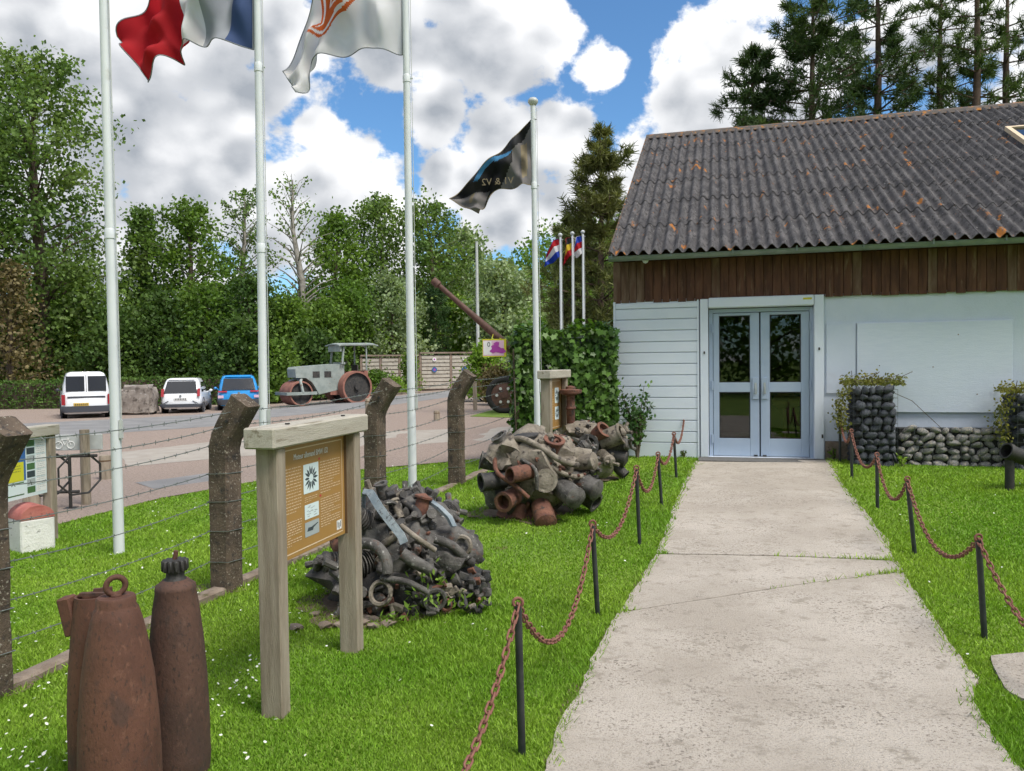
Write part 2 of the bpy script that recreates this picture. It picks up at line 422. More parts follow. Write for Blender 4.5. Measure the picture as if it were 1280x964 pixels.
pmat('metal_black', (.022, .022, .024), (.055, .05, .047), 10, .7, .8, 40, spots=(.14, .12, .10), sscale=26, slo=.6, shi=.7)
pmat('metal_blue', (.15, .19, .22), (.30, .34, .36), 11, .6, .7, 40, metal=.2, spots=(.08, .09, .1), sscale=22, slo=.55, shi=.68)
pmat('barrel_brown', (.075, .036, .026), (.12, .06, .045), 6, .7, .4, 30)
pmat('stone_grey', (.15, .15, .155), (.31, .30, .285), 5, .85, .7, 40, spots=(.45, .40, .32), sscale=2.0, slo=.52, shi=.66, spots2=(.09, .092, .1), s2scale=9, s2lo=.55, s2hi=.7)
pmat('stone_dark', (.04, .046, .06), (.095, .103, .12), 5, .85, .7, 40, spots=(.17, .175, .185), sscale=6, slo=.55, shi=.75)
pmat('cage_wire', (.10, .11, .12), rough=.5, metal=.5)
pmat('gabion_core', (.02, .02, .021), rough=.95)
pmat('stone_white', (.66, .66, .63), (.75, .75, .72), 6, .85, .8, 45, spots=(.33, .33, .31), sscale=16, slo=.6, shi=.7)
pmat('stone_red', (.36, .10, .085), (.45, .17, .14), 5, .8, .7, 40, spots=(.25, .08, .07), sscale=13)
pmat('boulder', (.20, .17, .15), (.31, .275, .25), 3.5, .92, 1.0, 14, spots=(.09, .075, .065), sscale=5, slo=.52, shi=.66, spots2=(.40, .38, .36), s2scale=8, s2lo=.6, s2hi=.7)
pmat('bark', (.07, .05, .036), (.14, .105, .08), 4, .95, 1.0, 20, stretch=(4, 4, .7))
pmat('bark_pale', (.33, .31, .28), (.20, .18, .155), 3, .9, .6, 20)
pmat('bark_pine', (.07, .045, .035), (.12, .08, .06), 4, .95, 1.0, 20)
pmat('car_white', (.84, .86, .90), rough=.22, coat=.6)
pmat('car_blue', (.02, .27, .66), rough=.22, coat=.7)
pmat('car_glass', (.012, .014, .02), rough=.04, spec=.9)
pmat('tyre', (.018, .018, .018), rough=.9)
pmat('rim', (.35, .36, .37), rough=.35, metal=.7)
pmat('plastic_dark', (.05, .055, .07), rough=.55)
pmat('lamp_red', (.32, .02, .03), rough=.25)
pmat('plate_yellow', (.62, .40, .05), rough=.5)
pmat('roller_paint', (.235, .275, .265), (.32, .36, .345), 3, .8, .5, 30, spots=(.17, .085, .05), sscale=4, slo=.6, shi=.7)
pmat('roller_rust', (.24, .105, .08), (.33, .15, .115), 4, .85, .5, 30)
pmat('gate_wood', (.40, .36, .31), (.50, .46, .40), 4, .9, .4, 20, spots=(.22, .19, .15), sscale=6)
pmat('fence_brown', (.20, .15, .12), (.28, .21, .17), 4, .9, .5, 20)
pmat('slate_grey', (.20, .22, .24), (.26, .28, .3), 5, .8)
pmat('roof_plain', (.13, .12, .12), (.18, .165, .16), 3, .9)
leafmat('grass_blade', (.165, .315, .026), (.27, .41, .05), .35, .4, .55)
leafmat('daisy', (.82, .82, .78), (.8, .8, .76), .2, .05)
leafmat('leaf_mid', (0.096, 0.178, 0.028), (0.163, 0.256, 0.046), .4, .45)
leafmat('leaf_dark', (0.046, 0.096, 0.022), (0.085, 0.147, 0.031), .35, .45)
leafmat('leaf_poplar', (0.109, 0.186, 0.046), (0.178, 0.256, 0.070), .4, .5)
leafmat('leaf_silver', (0.232, 0.310, 0.155), (0.318, 0.388, 0.217), .35, .35)
leafmat('leaf_bright', (0.171, 0.295, 0.039), (0.248, 0.372, 0.062), .4, .4)
leafmat('leaf_brown', (.13, .105, .05), (.19, .155, .07), .3, .4)
leafmat('needle', (.10, .125, .04), (.17, .18, .06), .25, .45)
leafmat('needle_dark', (.05, .09, .03), (.09, .135, .04), .25, .45)
leafmat('spruce', (0.028, 0.070, 0.022), (0.054, 0.109, 0.031), .2, .4)
leafmat('ivy_leaf', (.036, .095, .016), (.09, .17, .032), .3, .55, 1.2, .38)
leafmat('hedge_leaf', (.07, .14, .028), (.11, .19, .04), .3, .4, .8)
leafmat('dry_leaf', (0.220, 0.210, 0.050), (0.150, 0.170, 0.050), .35, .45, 3)
leafmat('shrub_leaf', (0.054, 0.124, 0.034), (0.109, 0.194, 0.046), .3, .45, 2)
for n_, c_, t_ in (('cloth_blue', (.05, .085, .20), .35), ('cloth_white', (.80, .80, .82), .5), ('cloth_red', (.50, .02, .03), .5), ('cloth_orange', (.62, .13, .03), .45),
                   ('cloth_black', (.022, .022, .024), .2), ('cloth_grey', (.22, .205, .205), .35), ('cloth_sky', (.06, .22, .42), .3), ('cloth_tan', (.33, .27, .18), .35),
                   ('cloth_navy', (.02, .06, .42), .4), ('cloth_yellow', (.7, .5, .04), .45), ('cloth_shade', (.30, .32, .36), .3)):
    clothmat(n_, c_, t_)
def glassmat():
    m = bpy.data.materials.new('window_glass'); m.use_nodes = True; MATS['window_glass'] = m
    T = NT(m.node_tree); T.n.clear(); out = T.new('ShaderNodeOutputMaterial')
    fr = T.new('ShaderNodeFresnel'); fr.inputs['IOR'].default_value = 1.75
    tr = T.new('ShaderNodeBsdfTransparent'); tr.inputs[0].default_value = (.55, .58, .58, 1)
    gl = T.new('ShaderNodeBsdfGlossy'); gl.inputs['Roughness'].default_value = .015
    mx = T.new('ShaderNodeMixShader'); T.l.new(fr.outputs[0], mx.inputs[0]); T.l.new(tr.outputs[0], mx.inputs[1]); T.l.new(gl.outputs[0], mx.inputs[2])
    T.l.new(mx.outputs[0], out.inputs[0])
glassmat()

# ---------------------------------------------------------------- ground, lawn, path, drive
def make_ground():
    def axis(n, near, far): t = np.linspace(-1, 1, n); return np.sign(t) * (near * np.abs(t) + far * np.abs(t) ** 5)
    X = axis(241, 26, 1100); Y = axis(241, 26, 1100) + 12
    gx, gy = np.meshgrid(X, Y); z = G(gx, gy) - .006
    V = np.stack([gx.ravel(), gy.ravel(), z.ravel()], 1); n = len(X)
    i = np.arange(n * n).reshape(n, n); F = np.stack([i[:-1, :-1].ravel(), i[:-1, 1:].ravel(), i[1:, 1:].ravel(), i[1:, :-1].ravel()], 1)
    o = link('ground', quick_mesh('ground', V, F, 'lawn_soil')); tag(o, 'short green lawn rolling out to the trees', 'ground', kind='structure')
make_ground()

P_L = [gnd(*p) for p in ((685, 964), (705, 905), (725, 860), (752, 800), (785, 745), (815, 705), (823, 690), (835, 655), (850, 615), (868, 577))]
P_R = [gnd(*p) for p in ((1275, 964), (1240, 920), (1215, 880), (1222, 850), (1190, 810), (1165, 770), (1140, 735), (1122, 705), (1105, 672), (1085, 645), (1065, 620), (1050, 600), (1040, 576))]
def ext(P): d = (P[0] - P[3]); return [P[0] + d * 3.2]
P_L = ext(P_L) + P_L; P_R = [Vector((P_L[0].x + 2.1, P_L[0].y - .6, 0))] + P_R
PATH_POLY = [p.to_2d() for p in P_L] + [p.to_2d() for p in reversed(P_R)]
def on_edge(P, y):                                         # x on an edge polyline at depth y
    for a, b in zip(P[:-1], P[1:]):
        if (a.y - y) * (b.y - y) <= 0 and a.y != b.y: return a.x + (b.x - a.x) * (y - a.y) / (b.y - a.y)
def cut(la, ra, lb, rb):
    """part of the path between a near line (la-ra) and a far line (lb-rb): depths on the two edges"""
    L = [Vector((on_edge(P_L, la), la))] + [p.to_2d() for p in P_L if la < p.y < lb] + [Vector((on_edge(P_L, lb), lb))]
    Rr = [Vector((on_edge(P_R, ra), ra))] + [p.to_2d() for p in P_R if ra < p.y < rb] + [Vector((on_edge(P_R, rb), rb))]
    j = lambda p, q: [p.lerp(q, i / 24) + Vector((0, .010 * mnoise.noise(Vector((p.lerp(q, i / 24).x * 4, 1.5, 0))))) for i in range(1, 24)]
    return wobble(L, .06, .03, 3, False) + [L[-1]] + j(L[-1], Rr[-1]) + [Rr[-1]] + wobble(Rr, .06, .03, 3, False)[::-1] + j(Rr[0], L[0])
path = thing('path', 'pale worn concrete path leading to the blue glass doors', 'path', (0, 0, 0)); path['kind'] = 'structure'
j1l, j1r = gnd(818, 694).y, gnd(1121, 702).y
c2l, c2r = gnd(778, 768).y, gnd(1128, 716).y
yl, yr = P_L[-1].y, P_R[-1].y
sheet('path_slab', cut(P_L[0].y + .02, P_R[0].y + .02, c2l - .004, c2r - .006), .012, 'concrete_path', .3, path, .08)
sheet('path_slab', cut(c2l + .004, c2r + .004, j1l - .012, j1r - .012), .012, 'concrete_path', .3, path, .08)
sheet('path_slab', cut(j1l + .012, j1r + .012, yl - .01, yr - .01), .012, 'concrete_path', .3, path, .08)
sheet('path_bed', wobble(PATH_POLY, .07, .085, 12), -.001, 'soil', .5, path)
# little slab pieces by the chain at the edge of the view
SLAB_POLY = [gnd(*p).to_2d() for p in ((1238, 822), (1300, 815), (1360, 850), (1330, 905), (1262, 868), (1248, 848))]
o = sheet('paving_slab', wobble(SLAB_POLY, .06, .02, 8), .012, 'concrete_path', .3, None, .06); tag(o, 'broken pale concrete slab in the grass under the chain', 'slab', kind='structure')

EDGE = [gnd(*p).to_2d() for p in ((-330, 800), (-60, 695), (75, 655), (200, 623), (330, 600), (450, 587), (600, 574), (650, 569))]
e9 = EDGE[-1]
DRIVE_POLY = EDGE + [Vector((e9.x + .6, e9.y + 3)), Vector((3.4, 26)), Vector((6, 60)), Vector((-70, 60)), Vector((-70, EDGE[0].y))]
o = sheet('drive', DRIVE_POLY, .004, 'gravel', 1.5); tag(o, 'pinkish gravel drive and parking area', 'drive', kind='structure')
def strip(name, pix, off, mat, label):
    P = wobble([gnd(*p).to_2d() for p in pix], .5, .06, 4)
    tag(sheet(name, P, off, mat, 1.5), label, name.replace('_', ' '), kind='structure')
strip('asphalt_road', ((-260, 590), (0, 556), (75, 546), (270, 533), (340, 522), (480, 508), (606, 491), (600, 485.5), (455, 500), (330, 512), (150, 524), (0, 531), (-260, 545)), .008, 'asphalt', 'grey asphalt road running past the parked cars')
strip('pale_concrete_strip', ((150, 566), (270, 552), (450, 541), (560, 537), (648, 533), (648, 549), (560, 553), (450, 561), (300, 571), (160, 584)), .008, 'pale_concrete', 'pale concrete strip crossing the gravel drive')
strip('asphalt_patch', ((170, 604), (290, 588), (305, 596), (190, 612)), .008, 'asphalt', 'grey patch in the gravel drive')
ISL_POLY = [gnd(*p).to_2d() for p in ((588, 521), (612, 514), (640, 510), (700, 508), (700, 521), (640, 522.5))]
o = sheet('grass_island', ISL_POLY, .02, 'lawn_soil', .4, None, .05); tag(o, 'small grass island in the gravel drive', 'grass', kind='structure')

# ---------------------------------------------------------------- the building
BZ = gz(D0.x, D0.y)
BROT = -BA
BM = Matrix.Translation((D0.x, D0.y, BZ)) @ Matrix.Rotation(BROT, 4, 'Z'); BMI = BM.inverted()
def wp(px, py, yoff=0.0):
    """pixel on a plane parallel to the facade -> local x, z"""
    o = BMI @ CAM; d = BMI.to_3x3() @ ray(px, py); t = (yoff - o.y) / d.y; p = o + d * t; return p.x, p.z
bld = thing('museum_building', 'long low white building with corrugated roof and dark timber band above blue doors', 'building', (D0.x, D0.y, BZ), BROT)
xl = wp(769, 470)[0]; XR = 9.0
zt = wp(1020, 368)[1]                                      # underside of the timber band
ze = wp(900, 318, -.40)[1]                                 # eaves
dl, dr = wp(886.5, 470)[0], wp(1017.5, 470)[0]; dz = wp(950, 385)[1]
DEEP = 9.5
m = MB(); TH = .22
# walls stand 3 mm clear of each other where they meet
def wallbox(mb, x0, x1, y0, y1, z0, z1): mb.box(((x0 + x1) / 2, (y0 + y1) / 2, (z0 + z1) / 2), (x1 - x0, y1 - y0, z1 - z0))
wallbox(m, xl + .03, dl - .12, .0, TH, -.4, zt + .02); m.build('wall', 'white_render', bld)
m = MB(); wallbox(m, dr + .12, XR, .0, TH, -.4, zt + .02); m.build('wall', 'white_render', bld)
m = MB(); wallbox(m, xl + .03, XR, .01, TH, zt + .023, ze - .06); m.build('wall', 'white_render', bld)
m = MB(); wallbox(m, xl + .03, xl + .2, TH + .003, DEEP, -.4, ze - .06); m.add([(xl + .032, TH, ze - .06), (xl + .032, DEEP, ze - .06), (xl + .032, DEEP * .7, ze + 2.6)], [(0, 1, 2)]); m.build('wall', 'white_render', bld)
m = MB(); wallbox(m, XR - .2, XR - .003, TH + .003, DEEP, -.4, ze - .06); m.build('wall', 'white_render', bld)
m = MB(); wallbox(m, xl + .2, XR - .21, DEEP - .2, DEEP - .003, -.4, ze - .06); m.build('wall', 'white_render', bld)
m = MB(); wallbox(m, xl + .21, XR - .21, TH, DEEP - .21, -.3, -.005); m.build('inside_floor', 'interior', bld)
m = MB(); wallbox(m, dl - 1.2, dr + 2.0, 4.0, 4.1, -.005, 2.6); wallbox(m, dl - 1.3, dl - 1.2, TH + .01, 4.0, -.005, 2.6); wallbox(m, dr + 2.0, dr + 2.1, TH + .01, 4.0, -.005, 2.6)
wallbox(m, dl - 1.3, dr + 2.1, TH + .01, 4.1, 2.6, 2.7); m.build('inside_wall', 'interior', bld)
# white weatherboard left of the door, one board at a time
sx1 = wp(874, 470)[0]
wb = MB(); wallbox(wb, xl - .005, sx1, -.035, -.003, -.12, zt - .01); wbo = wb.build('weatherboarding', 'white_paint', bld)
ys = [379, 386, 399.5, 413.5, 427.5, 441, 455, 469, 483, 497, 511, 525, 539, 552.5, 567]
zs = [min(zt - .012, wp(820, y)[1]) for y in ys]; zs[-1] = -.10
for a, b in zip(zs[:-1], zs[1:]):
    if a - b < .03: continue
    mb = MB(); mb.box(((xl + sx1) / 2, -.047, (a + b) / 2), (sx1 - xl - .035, .018, a - b - .012), bev=.004); mb.build('board', 'white_paint', wbo)
mb = MB(); mb.box((xl + .004, -.044, (zt - .14) / 2), (.03, .05, zt + .09)); mb.box((sx1 - .012, -.044, (zt - .14) / 2), (.024, .046, zt + .09)); mb.build('corner_trim', 'white_paint', wbo)
# door surround
jl0, jl1 = wp(875.5, 470, -.06)[0], wp(885.5, 470, -.06)[0]; jr0, jr1 = wp(1018, 470, -.06)[0], wp(1030, 470, -.06)[0]
mb = MB(); mb.box(((jl0 + jl1) / 2, .03, zt / 2 - .02), (jl1 - jl0, .18, zt), bev=.004); j_ = mb.build('door_jamb', 'white_paint', bld)
mk = MB(); mk.box(((jl0 + jl1) / 2, -.065, 1.47), (.02, .012, .035)); mk.build('key_switch', 'black_metal', j_)
mb = MB(); mb.box(((jr0 + jr1) / 2, .03, zt / 2 - .02), (jr1 - jr0, .18, zt + .02), bev=.004); j_ = mb.build('door_jamb', 'white_paint', bld)
mk = MB(); mk.box(((jr0 + jr1) / 2, -.065, 1.5), (.02, .012, .035)); mk.build('key_switch', 'black_metal', j_); mk = MB(); mk.box(((jr0 + jr1) / 2 + .04, -.065, .32), (.02, .012, .05)); mk.build('latch', 'black_metal', j_)
hz0, hz1 = dz + .012, zt - .008
mb = MB(); mb.box(((jl1 + jr0) / 2, -.01, (hz0 + hz1) / 2), (jr0 - jl1 - .01, .16, hz1 - hz0), bev=.012); hb = mb.build('shutter_box', 'white_paint', bld)
mb = MB(); mb.box((jr0 - .09, -.092, (hz0 + hz1) / 2 + .02), (.11, .006, .025)); mb.build('maker_label', 'print_yellow', hb)
# door frame and two leaves
fr = MB(); fw = .05; DY = .09
fr.box((dl + fw / 2, DY, dz / 2), (fw, .09, dz)); fr.box((dr - fw / 2, DY, dz / 2), (fw, .09, dz)); fr.box(((dl + dr) / 2, DY, dz - fw / 2 + .001), (dr - dl - 2 * fw - .002, .086, fw)); fr.build('door_frame', 'door_blue', bld)
mid = wp(949.8, 470, DY)[0]
zg = [wp(950, y, DY)[1] for y in (394, 478, 490, 548)]
for s, x0, x1 in ((-1, dl + fw + .004, mid - .009), (1, mid + .009, dr - fw - .004)):
    g0, g1 = (wp(899, 470, DY)[0], wp(937.5, 470, DY)[0]) if s < 0 else (wp(962, 470, DY)[0], wp(1001, 470, DY)[0])
    lf = thing('door_leaf', None, None); lf.parent = bld
    top = dz - fw - .006; f = MB(); y = DY - .006; t = .06
    f.box(((x0 + g0) / 2, y, (top + .02) / 2), (g0 - x0, t, top - .02), bev=.006); f.box(((g1 + x1) / 2, y, (top + .02) / 2), (x1 - g1, t, top - .02), bev=.006)
    for za, zb in ((zg[0], top), (zg[2], zg[1]), (.02, zg[3])): f.box(((g0 + g1) / 2, y, (za + zb) / 2), (g1 - g0 + .004, t - .008, zb - za), bev=.004)
    f.build('leaf_frame', 'door_blue', lf)
    for za, zb in ((zg[1], zg[0]), (zg[3], zg[2])):
        q = MB(); q.box(((g0 + g1) / 2, y + .004, (za + zb) / 2), (g1 - g0 - .02, .006, zb - za - .02)); q.build('pane', 'window_glass', lf)
        q = MB()
        for xx in (g0 + .006, g1 - .006): q.box((xx, y - .016, (za + zb) / 2), (.012, .012, zb - za))
        for zz in (za + .006, zb - .006): q.box(((g0 + g1) / 2, y - .0162, zz), (g1 - g0 - .024, .012, .012))
        q.build('pane_seal', 'dark_rubber', lf)
    hx = x1 - .05 if s < 0 else x0 + .05
    za, zb = wp(950, 499, DY)[1], wp(950, 472, DY)[1]
    q = MB(); q.box((hx, y - .04, (za + zb) / 2), (.085, .022, zb - za), bev=.005); q.build('handle_plate', 'door_blue', lf)
    q = MB(); q.box((hx, y - .053, (za + zb) / 2), (.03, .006, .16), bev=.003); q.cyl((hx, y - .055, (za + zb) / 2 - .03), (hx, y - .075, (za + zb) / 2 - .03), .012); q.tube([(hx, y - .07, (za + zb) / 2 + .03), (hx, y - .085, (za + zb) / 2 + .02), (hx, y - .085, (za + zb) / 2 - .06), (hx, y - .06, (za + zb) / 2 - .07)], .008, 6); q.build('handle', 'metal_plate', lf)
    for hz in (.2, .95, 1.75):
        q = MB(); ex = x0 - .012 if s < 0 else x1 + .012; q.cyl((ex, y - .045, hz), (ex, y - .045, hz + .12), .014, n=10); q.build('hinge', 'door_blue', lf)
    q = MB(); q.box((hx, y - .036, .03), (.05, .012, .02)); q.build('floor_bolt', 'black_metal', lf)
q = MB(); q.box((mid, DY + .012, (dz - fw) / 2), (.05, .02, dz - fw - .03)); q.build('leaf_seal', 'dark_rubber', bld)
q = MB(); q.box(((dl + dr) / 2, .0, -.012), (dr - dl + .02, .24, .05), bev=.004); q.build('threshold', 'white_paint', bld)
for (x, y, z, r, c) in ((mid + .50, 2.0, .70, .22, 'orange_item'),):
    q = MB(); q.blob((x, y, z), (r, r * .5, r * .6), .2, 3); q.cyl((x, y, 0), (x, y, z), .05); o = q.build('display_item', c, None); o.matrix_world = BM; tag(o, 'orange display item behind the glass of the blue doors', 'display')
# dark timber band of upright planks
tb = MB(); ty0 = -.02; wallbox(tb, xl - .01, XR, ty0, .008, zt + .003, ze + .02); tbo = tb.build('timber_band', 'plank_dark', bld)
x = xl - .012; k = 0
while x < XR - .02:
    w = .105 + .02 * rnd.random(); e = rnd.uniform(-.012, .006)
    mb = MB(); mb.box((x + w / 2, ty0 - .014 + rnd.uniform(-.004, .004), (zt + ze) / 2 - .02 + e / 2), (w - .006, .022, ze - zt + .03 - e), bev=.003)
    grey = rnd.random() < (.7 if k < 4 else .12 if x < 3.2 else .35); mb.build('plank', 'plank_grey' if grey else 'plank_dark', tbo); x += w; k += 1
# gutter
gy_ = -.43; n = 10; prof = [(math.cos(math.pi + math.pi * i / n) * .065, math.sin(math.pi + math.pi * i / n) * .06) for i in range(n + 1)]
prof2 = prof + [(a * .92, b * .92 + .001) for a, b in reversed(prof)]
xg0 = wp(761, 322, gy_)[0]
g = MB(); g.loft([[Vector((xx, gy_ + a, ze + .02 + b)) for a, b in prof2] for xx in (xg0, 2, 4, 6, XR + .1)])
g.tube([(xg0, gy_ - .066, ze + .02), (XR + .1, gy_ - .066, ze + .02)], .009, 6); go = g.build('gutter', 'gutter', bld)
for i in range(14):
    q = MB(); xx = xg0 + .05 + i * .8; q.box((xx, gy_ - .02, ze - .008), (.025, .13, .004)); q.box((xx, gy_ - .078, ze + .02), (.022, .004, .07)); q.build('bracket', 'gutter', go)
q = MB(); q.box(((xg0 + XR) / 2, -.20, ze + .03), (XR - xg0 - .1, .36, .02)); q.box(((xg0 + XR) / 2, -.36, ze + .035), (XR - xg0 - .1, .03, .12)); q.build('soffit', 'plank_dark', bld)
q = MB(); lx = wp(807, 327, -.2)[0]; q.lathe([(.045, 0), (.05, -.03), (.03, -.065), (.005, -.075)], 14, Matrix.Translation((lx, -.22, ze + .02))); q.build('outdoor_lamp', 'white_paint', bld)
# corrugated roof: find the run whose end lies under the photographed ridge end
ye = -.45; xe = wp(764, 316, ye)[0]
run = 5.4
for _ in range(60):
    xr_, zr = wp(810, 171, ye + run); run -= (xe - xr_) * 4.0 if abs(xe - xr_) < .5 else math.copysign(.2, xe - xr_); run = min(8.0, max(4.6, run))
xr_, zr = wp(810, 171, ye + run)
shear = (xr_ - xe)
zrise = zr - (ze + .09); slope = math.atan2(zrise, run); SL = math.hypot(run, zrise)
PITCHW = .150; NC = 6; SWID = PITCHW * NC; NROW = 6; SLEN = SL / NROW
rf = MB(); rf.add([(xe + .05, ye + .1, ze + .04), (XR, ye + .1, ze + .04), (XR, ye + run, zr - .12), (xe + .05 + shear, ye + run, zr - .12), (XR, ye + 2 * run, ze - .1), (xe + .05, ye + 2 * run, ze - .1)], [(0, 1, 2, 3), (3, 2, 4, 5)])
rfo = rf.build('roof', 'roof_plain', bld)
def corr_mesh(nc, length, over):
    mb = MB(); ns = 8; rows = 3; V = []; F = []
    for top in (0, 1):
        for r in range(rows):
            s = -over + (length + over + .0) * r / (rows - 1); lift = .014 * (1 - r / (rows - 1))
            for i in range(nc * ns + 1):
                x = PITCHW * i / ns; V.append((x + shear * s / SL, s, .034 * math.cos(2 * math.pi * i / ns) + lift + (0 if top else -.008)))
    n = nc * ns + 1; h = n * rows
    for t in (0, 1):
        for r in range(rows - 1):
            for i in range(n - 1):
                q = (t * h + r * n + i, t * h + r * n + i + 1, t * h + (r + 1) * n + i + 1, t * h + (r + 1) * n + i); F.append(q if t else q[::-1])
    for i in range(n - 1): F.append((i, i + 1, h + i + 1, h + i))
    mb.add(V, F); return mb.mesh('roofing_sheet', 'roof_sheet', 60)
sm = corr_mesh(NC, SLEN, .10)
RM = Matrix.Translation((xe, ye, ze + .09)) @ Matrix.Rotation(slope, 4, 'X')
ncol = int((XR - xe) / SWID) + 1
for r in range(NROW):
    for c in range(ncol):
        o = link('roofing_sheet', sm, rfo); o.matrix_local = RM @ Matrix.Translation((c * SWID + shear * r / NROW + rnd.uniform(-.003, .003), r * SLEN + rnd.uniform(-.012, .012), .004 * (c % 2) + rnd.uniform(0, .003)))
n_cap = 12; cw = (XR - xe - shear) / n_cap
for i in range(n_cap):
    q = MB(); x0 = xe + shear + i * cw
    ring = lambda x, k: [Vector((x, ye + run + a * k, zr + .0 + b * k)) for a, b in ((-.2, -.09), (-.1, -.005), (0, .045), (.1, -.005), (.2, -.09), (.2, -.10), (0, .03), (-.2, -.10))]
    q.loft([ring(x0 - .03, 1.0), ring(x0 + cw, 1.06)]); q.build('ridge_cap', 'roof_lichen', rfo)
q = MB(); q.loft([[Vector((xx + d * shear, ye + d * run, ze + .07 + d * zrise + h)) for xx, h in ((xe - .035, -.10), (xe + .03, -.10), (xe + .03, .045), (xe - .035, .045))] for d in (0, 1)]); q.build('verge', 'roof_lichen', rfo)
# skylight near the ridge
sk = RM.inverted()
ssx, ssy = None, None
def roof_at(px, py):
    M = (BM @ RM).inverted(); o = M @ CAM; d = M.to_3x3() @ ray(px, py); t = -o.z / d.z; return o + d * t
q0 = roof_at(1279, 184); skl = thing('skylight', None, None); skl.parent = rfo; skl.matrix_local = RM @ Matrix.Translation((q0.x, q0.y, .05))
f = MB(); f.box((.4, .0, .02), (.8, .07, .08)); f.box((.4, .95, .02), (.8, .07, .08)); f.box((.035, .475, .02), (.07, .88, .08)); f.box((.765, .475, .02), (.07, .88, .08)); f.build('skylight_frame', 'print_cream', skl)
f = MB(); f.box((.4, .475, .02), (.66, .88, .02)); f.build('skylight_pane', 'car_glass', skl)
# flat white board fixed to the wall
bx0, bz1 = wp(1071, 404, -.02); bx1, bz0 = wp(1265, 516, -.02)
m = MB(); m.box(((bx0 + bx1) / 2, -.02, (bz0 + bz1) / 2), (bx1 - bx0, .034, bz1 - bz0), bev=.004); o = m.build('wall_board', 'white_board', bld)
for a, b in ((.2, .15), (.5, .5), (.78, .2), (.66, .85), (.15, .52)):
    q = MB(); q.cyl((bx0 + (bx1 - bx0) * a, -.036, bz0 + (bz1 - bz0) * b), (bx0 + (bx1 - bx0) * a, -.041, bz0 + (bz1 - bz0) * b), .007); q.build('screw', 'metal_rust', o)
m = MB(); px0 = dr + .14; m.box(((px0 + bx0) / 2, -.012, (bz1 + .9) / 2), (bx0 - px0 - .03, .02, bz1 - .9)); m.build('wall_panel', 'white_render', bld)
m = MB(); m.box(((px0 + XR) / 2, -.03, .0), (XR - px0, .06, .5)); m.build('plinth', 'kerb_concrete', bld)
# door mat
m = MB(); mx0, mx1 = wp(873, 572, -.3)[0], wp(1035, 572, -.3)[0]; m.box(((mx0 + mx1) / 2, -.33, .012), (mx1 - mx0, .42, .02))
o = m.build('door_mat', 'mat_rubber', None); o.matrix_world = BM; tag(o, 'dark ribbed mat in front of the blue doors', 'mat')
# ---------------------------------------------------------------- leaf clouds
def leaf_quads(C, size, up=.0, aspect=.62, outward=None, rg=nrg):
    """a folded leaf (two triangles' worth of quad) at every point of C (n,3); sizes may be an array"""
    n = len(C); a = rg.normal(size=(n, 3)); a[:, 2] += up; a /= np.linalg.norm(a, axis=1, keepdims=True) + 1e-9
    b = rg.normal(size=(n, 3))
    if outward is not None: b = b * .6 + np.cross(outward, a)
    b -= a * (a * b).sum(1, keepdims=True); b /= np.linalg.norm(b, axis=1, keepdims=True) + 1e-9
    s = (np.full(n, size) if np.isscalar(size) else size)[:, None] * rg.uniform(.7, 1.3, (n, 1))
    V = np.stack([C - a * s * .5, C + b * s * aspect * .5, C + a * s * .5, C - b * s * aspect * .5], 1).reshape(-1, 3)
    F = np.arange(4 * n).reshape(n, 4); return V, F
def leaves_obj(name, C, size, mat, parent, **kw):
    V, F = leaf_quads(C, size, **kw); return link(name, quick_mesh(name, V, F, mat), parent)

# ---------------------------------------------------------------- gabions beside the door
stone_meshes = []
for i in range(7):
    for mt in ('stone_grey', 'stone_dark'):
        mb = MB(); mb.blob((0, 0, 0), (1, .85, .85), .45, i * 3.3 + 1, 2, 1.0); stone_meshes.append((mt, mb.mesh('stone', mt, 180)))
def stone_grid(root, x0, x1, y, z0, z1, sx, sz, mt, seed, axis='x'):
    rr = random.Random(seed); ms = [m for t, m in stone_meshes if t == mt]; z = z0; row = 0
    while z < z1 - sz * .3:
        x = x0 + (row % 2) * sx * .45; h = sz * rr.uniform(.85, 1.1)
        while x < x1 - sx * .2:
            w = sx * rr.uniform(.62, 1.5)
            if x + w > x1 + sx * .2: w = x1 - x + .01
            o = link('stone', rr.choice(ms), root); cx = x + w / 2; cz = z + h / 2 + rr.uniform(-.014, .014)
            o.location = (cx, y + rr.uniform(-.01, .012), cz) if axis == 'x' else (y + rr.uniform(-.01, .01), cx, cz)
            k_ = rr.uniform(.85, 1.12); o.scale = (w * .53 * k_, .07, h * .64 * k_) if axis == 'x' else (.06, w * .53 * k_, h * .64 * k_); o.rotation_euler = (rr.uniform(-.4, .4), rr.uniform(-.6, .45), rr.uniform(-.3, .3)); x += w
        z += h; row += 1
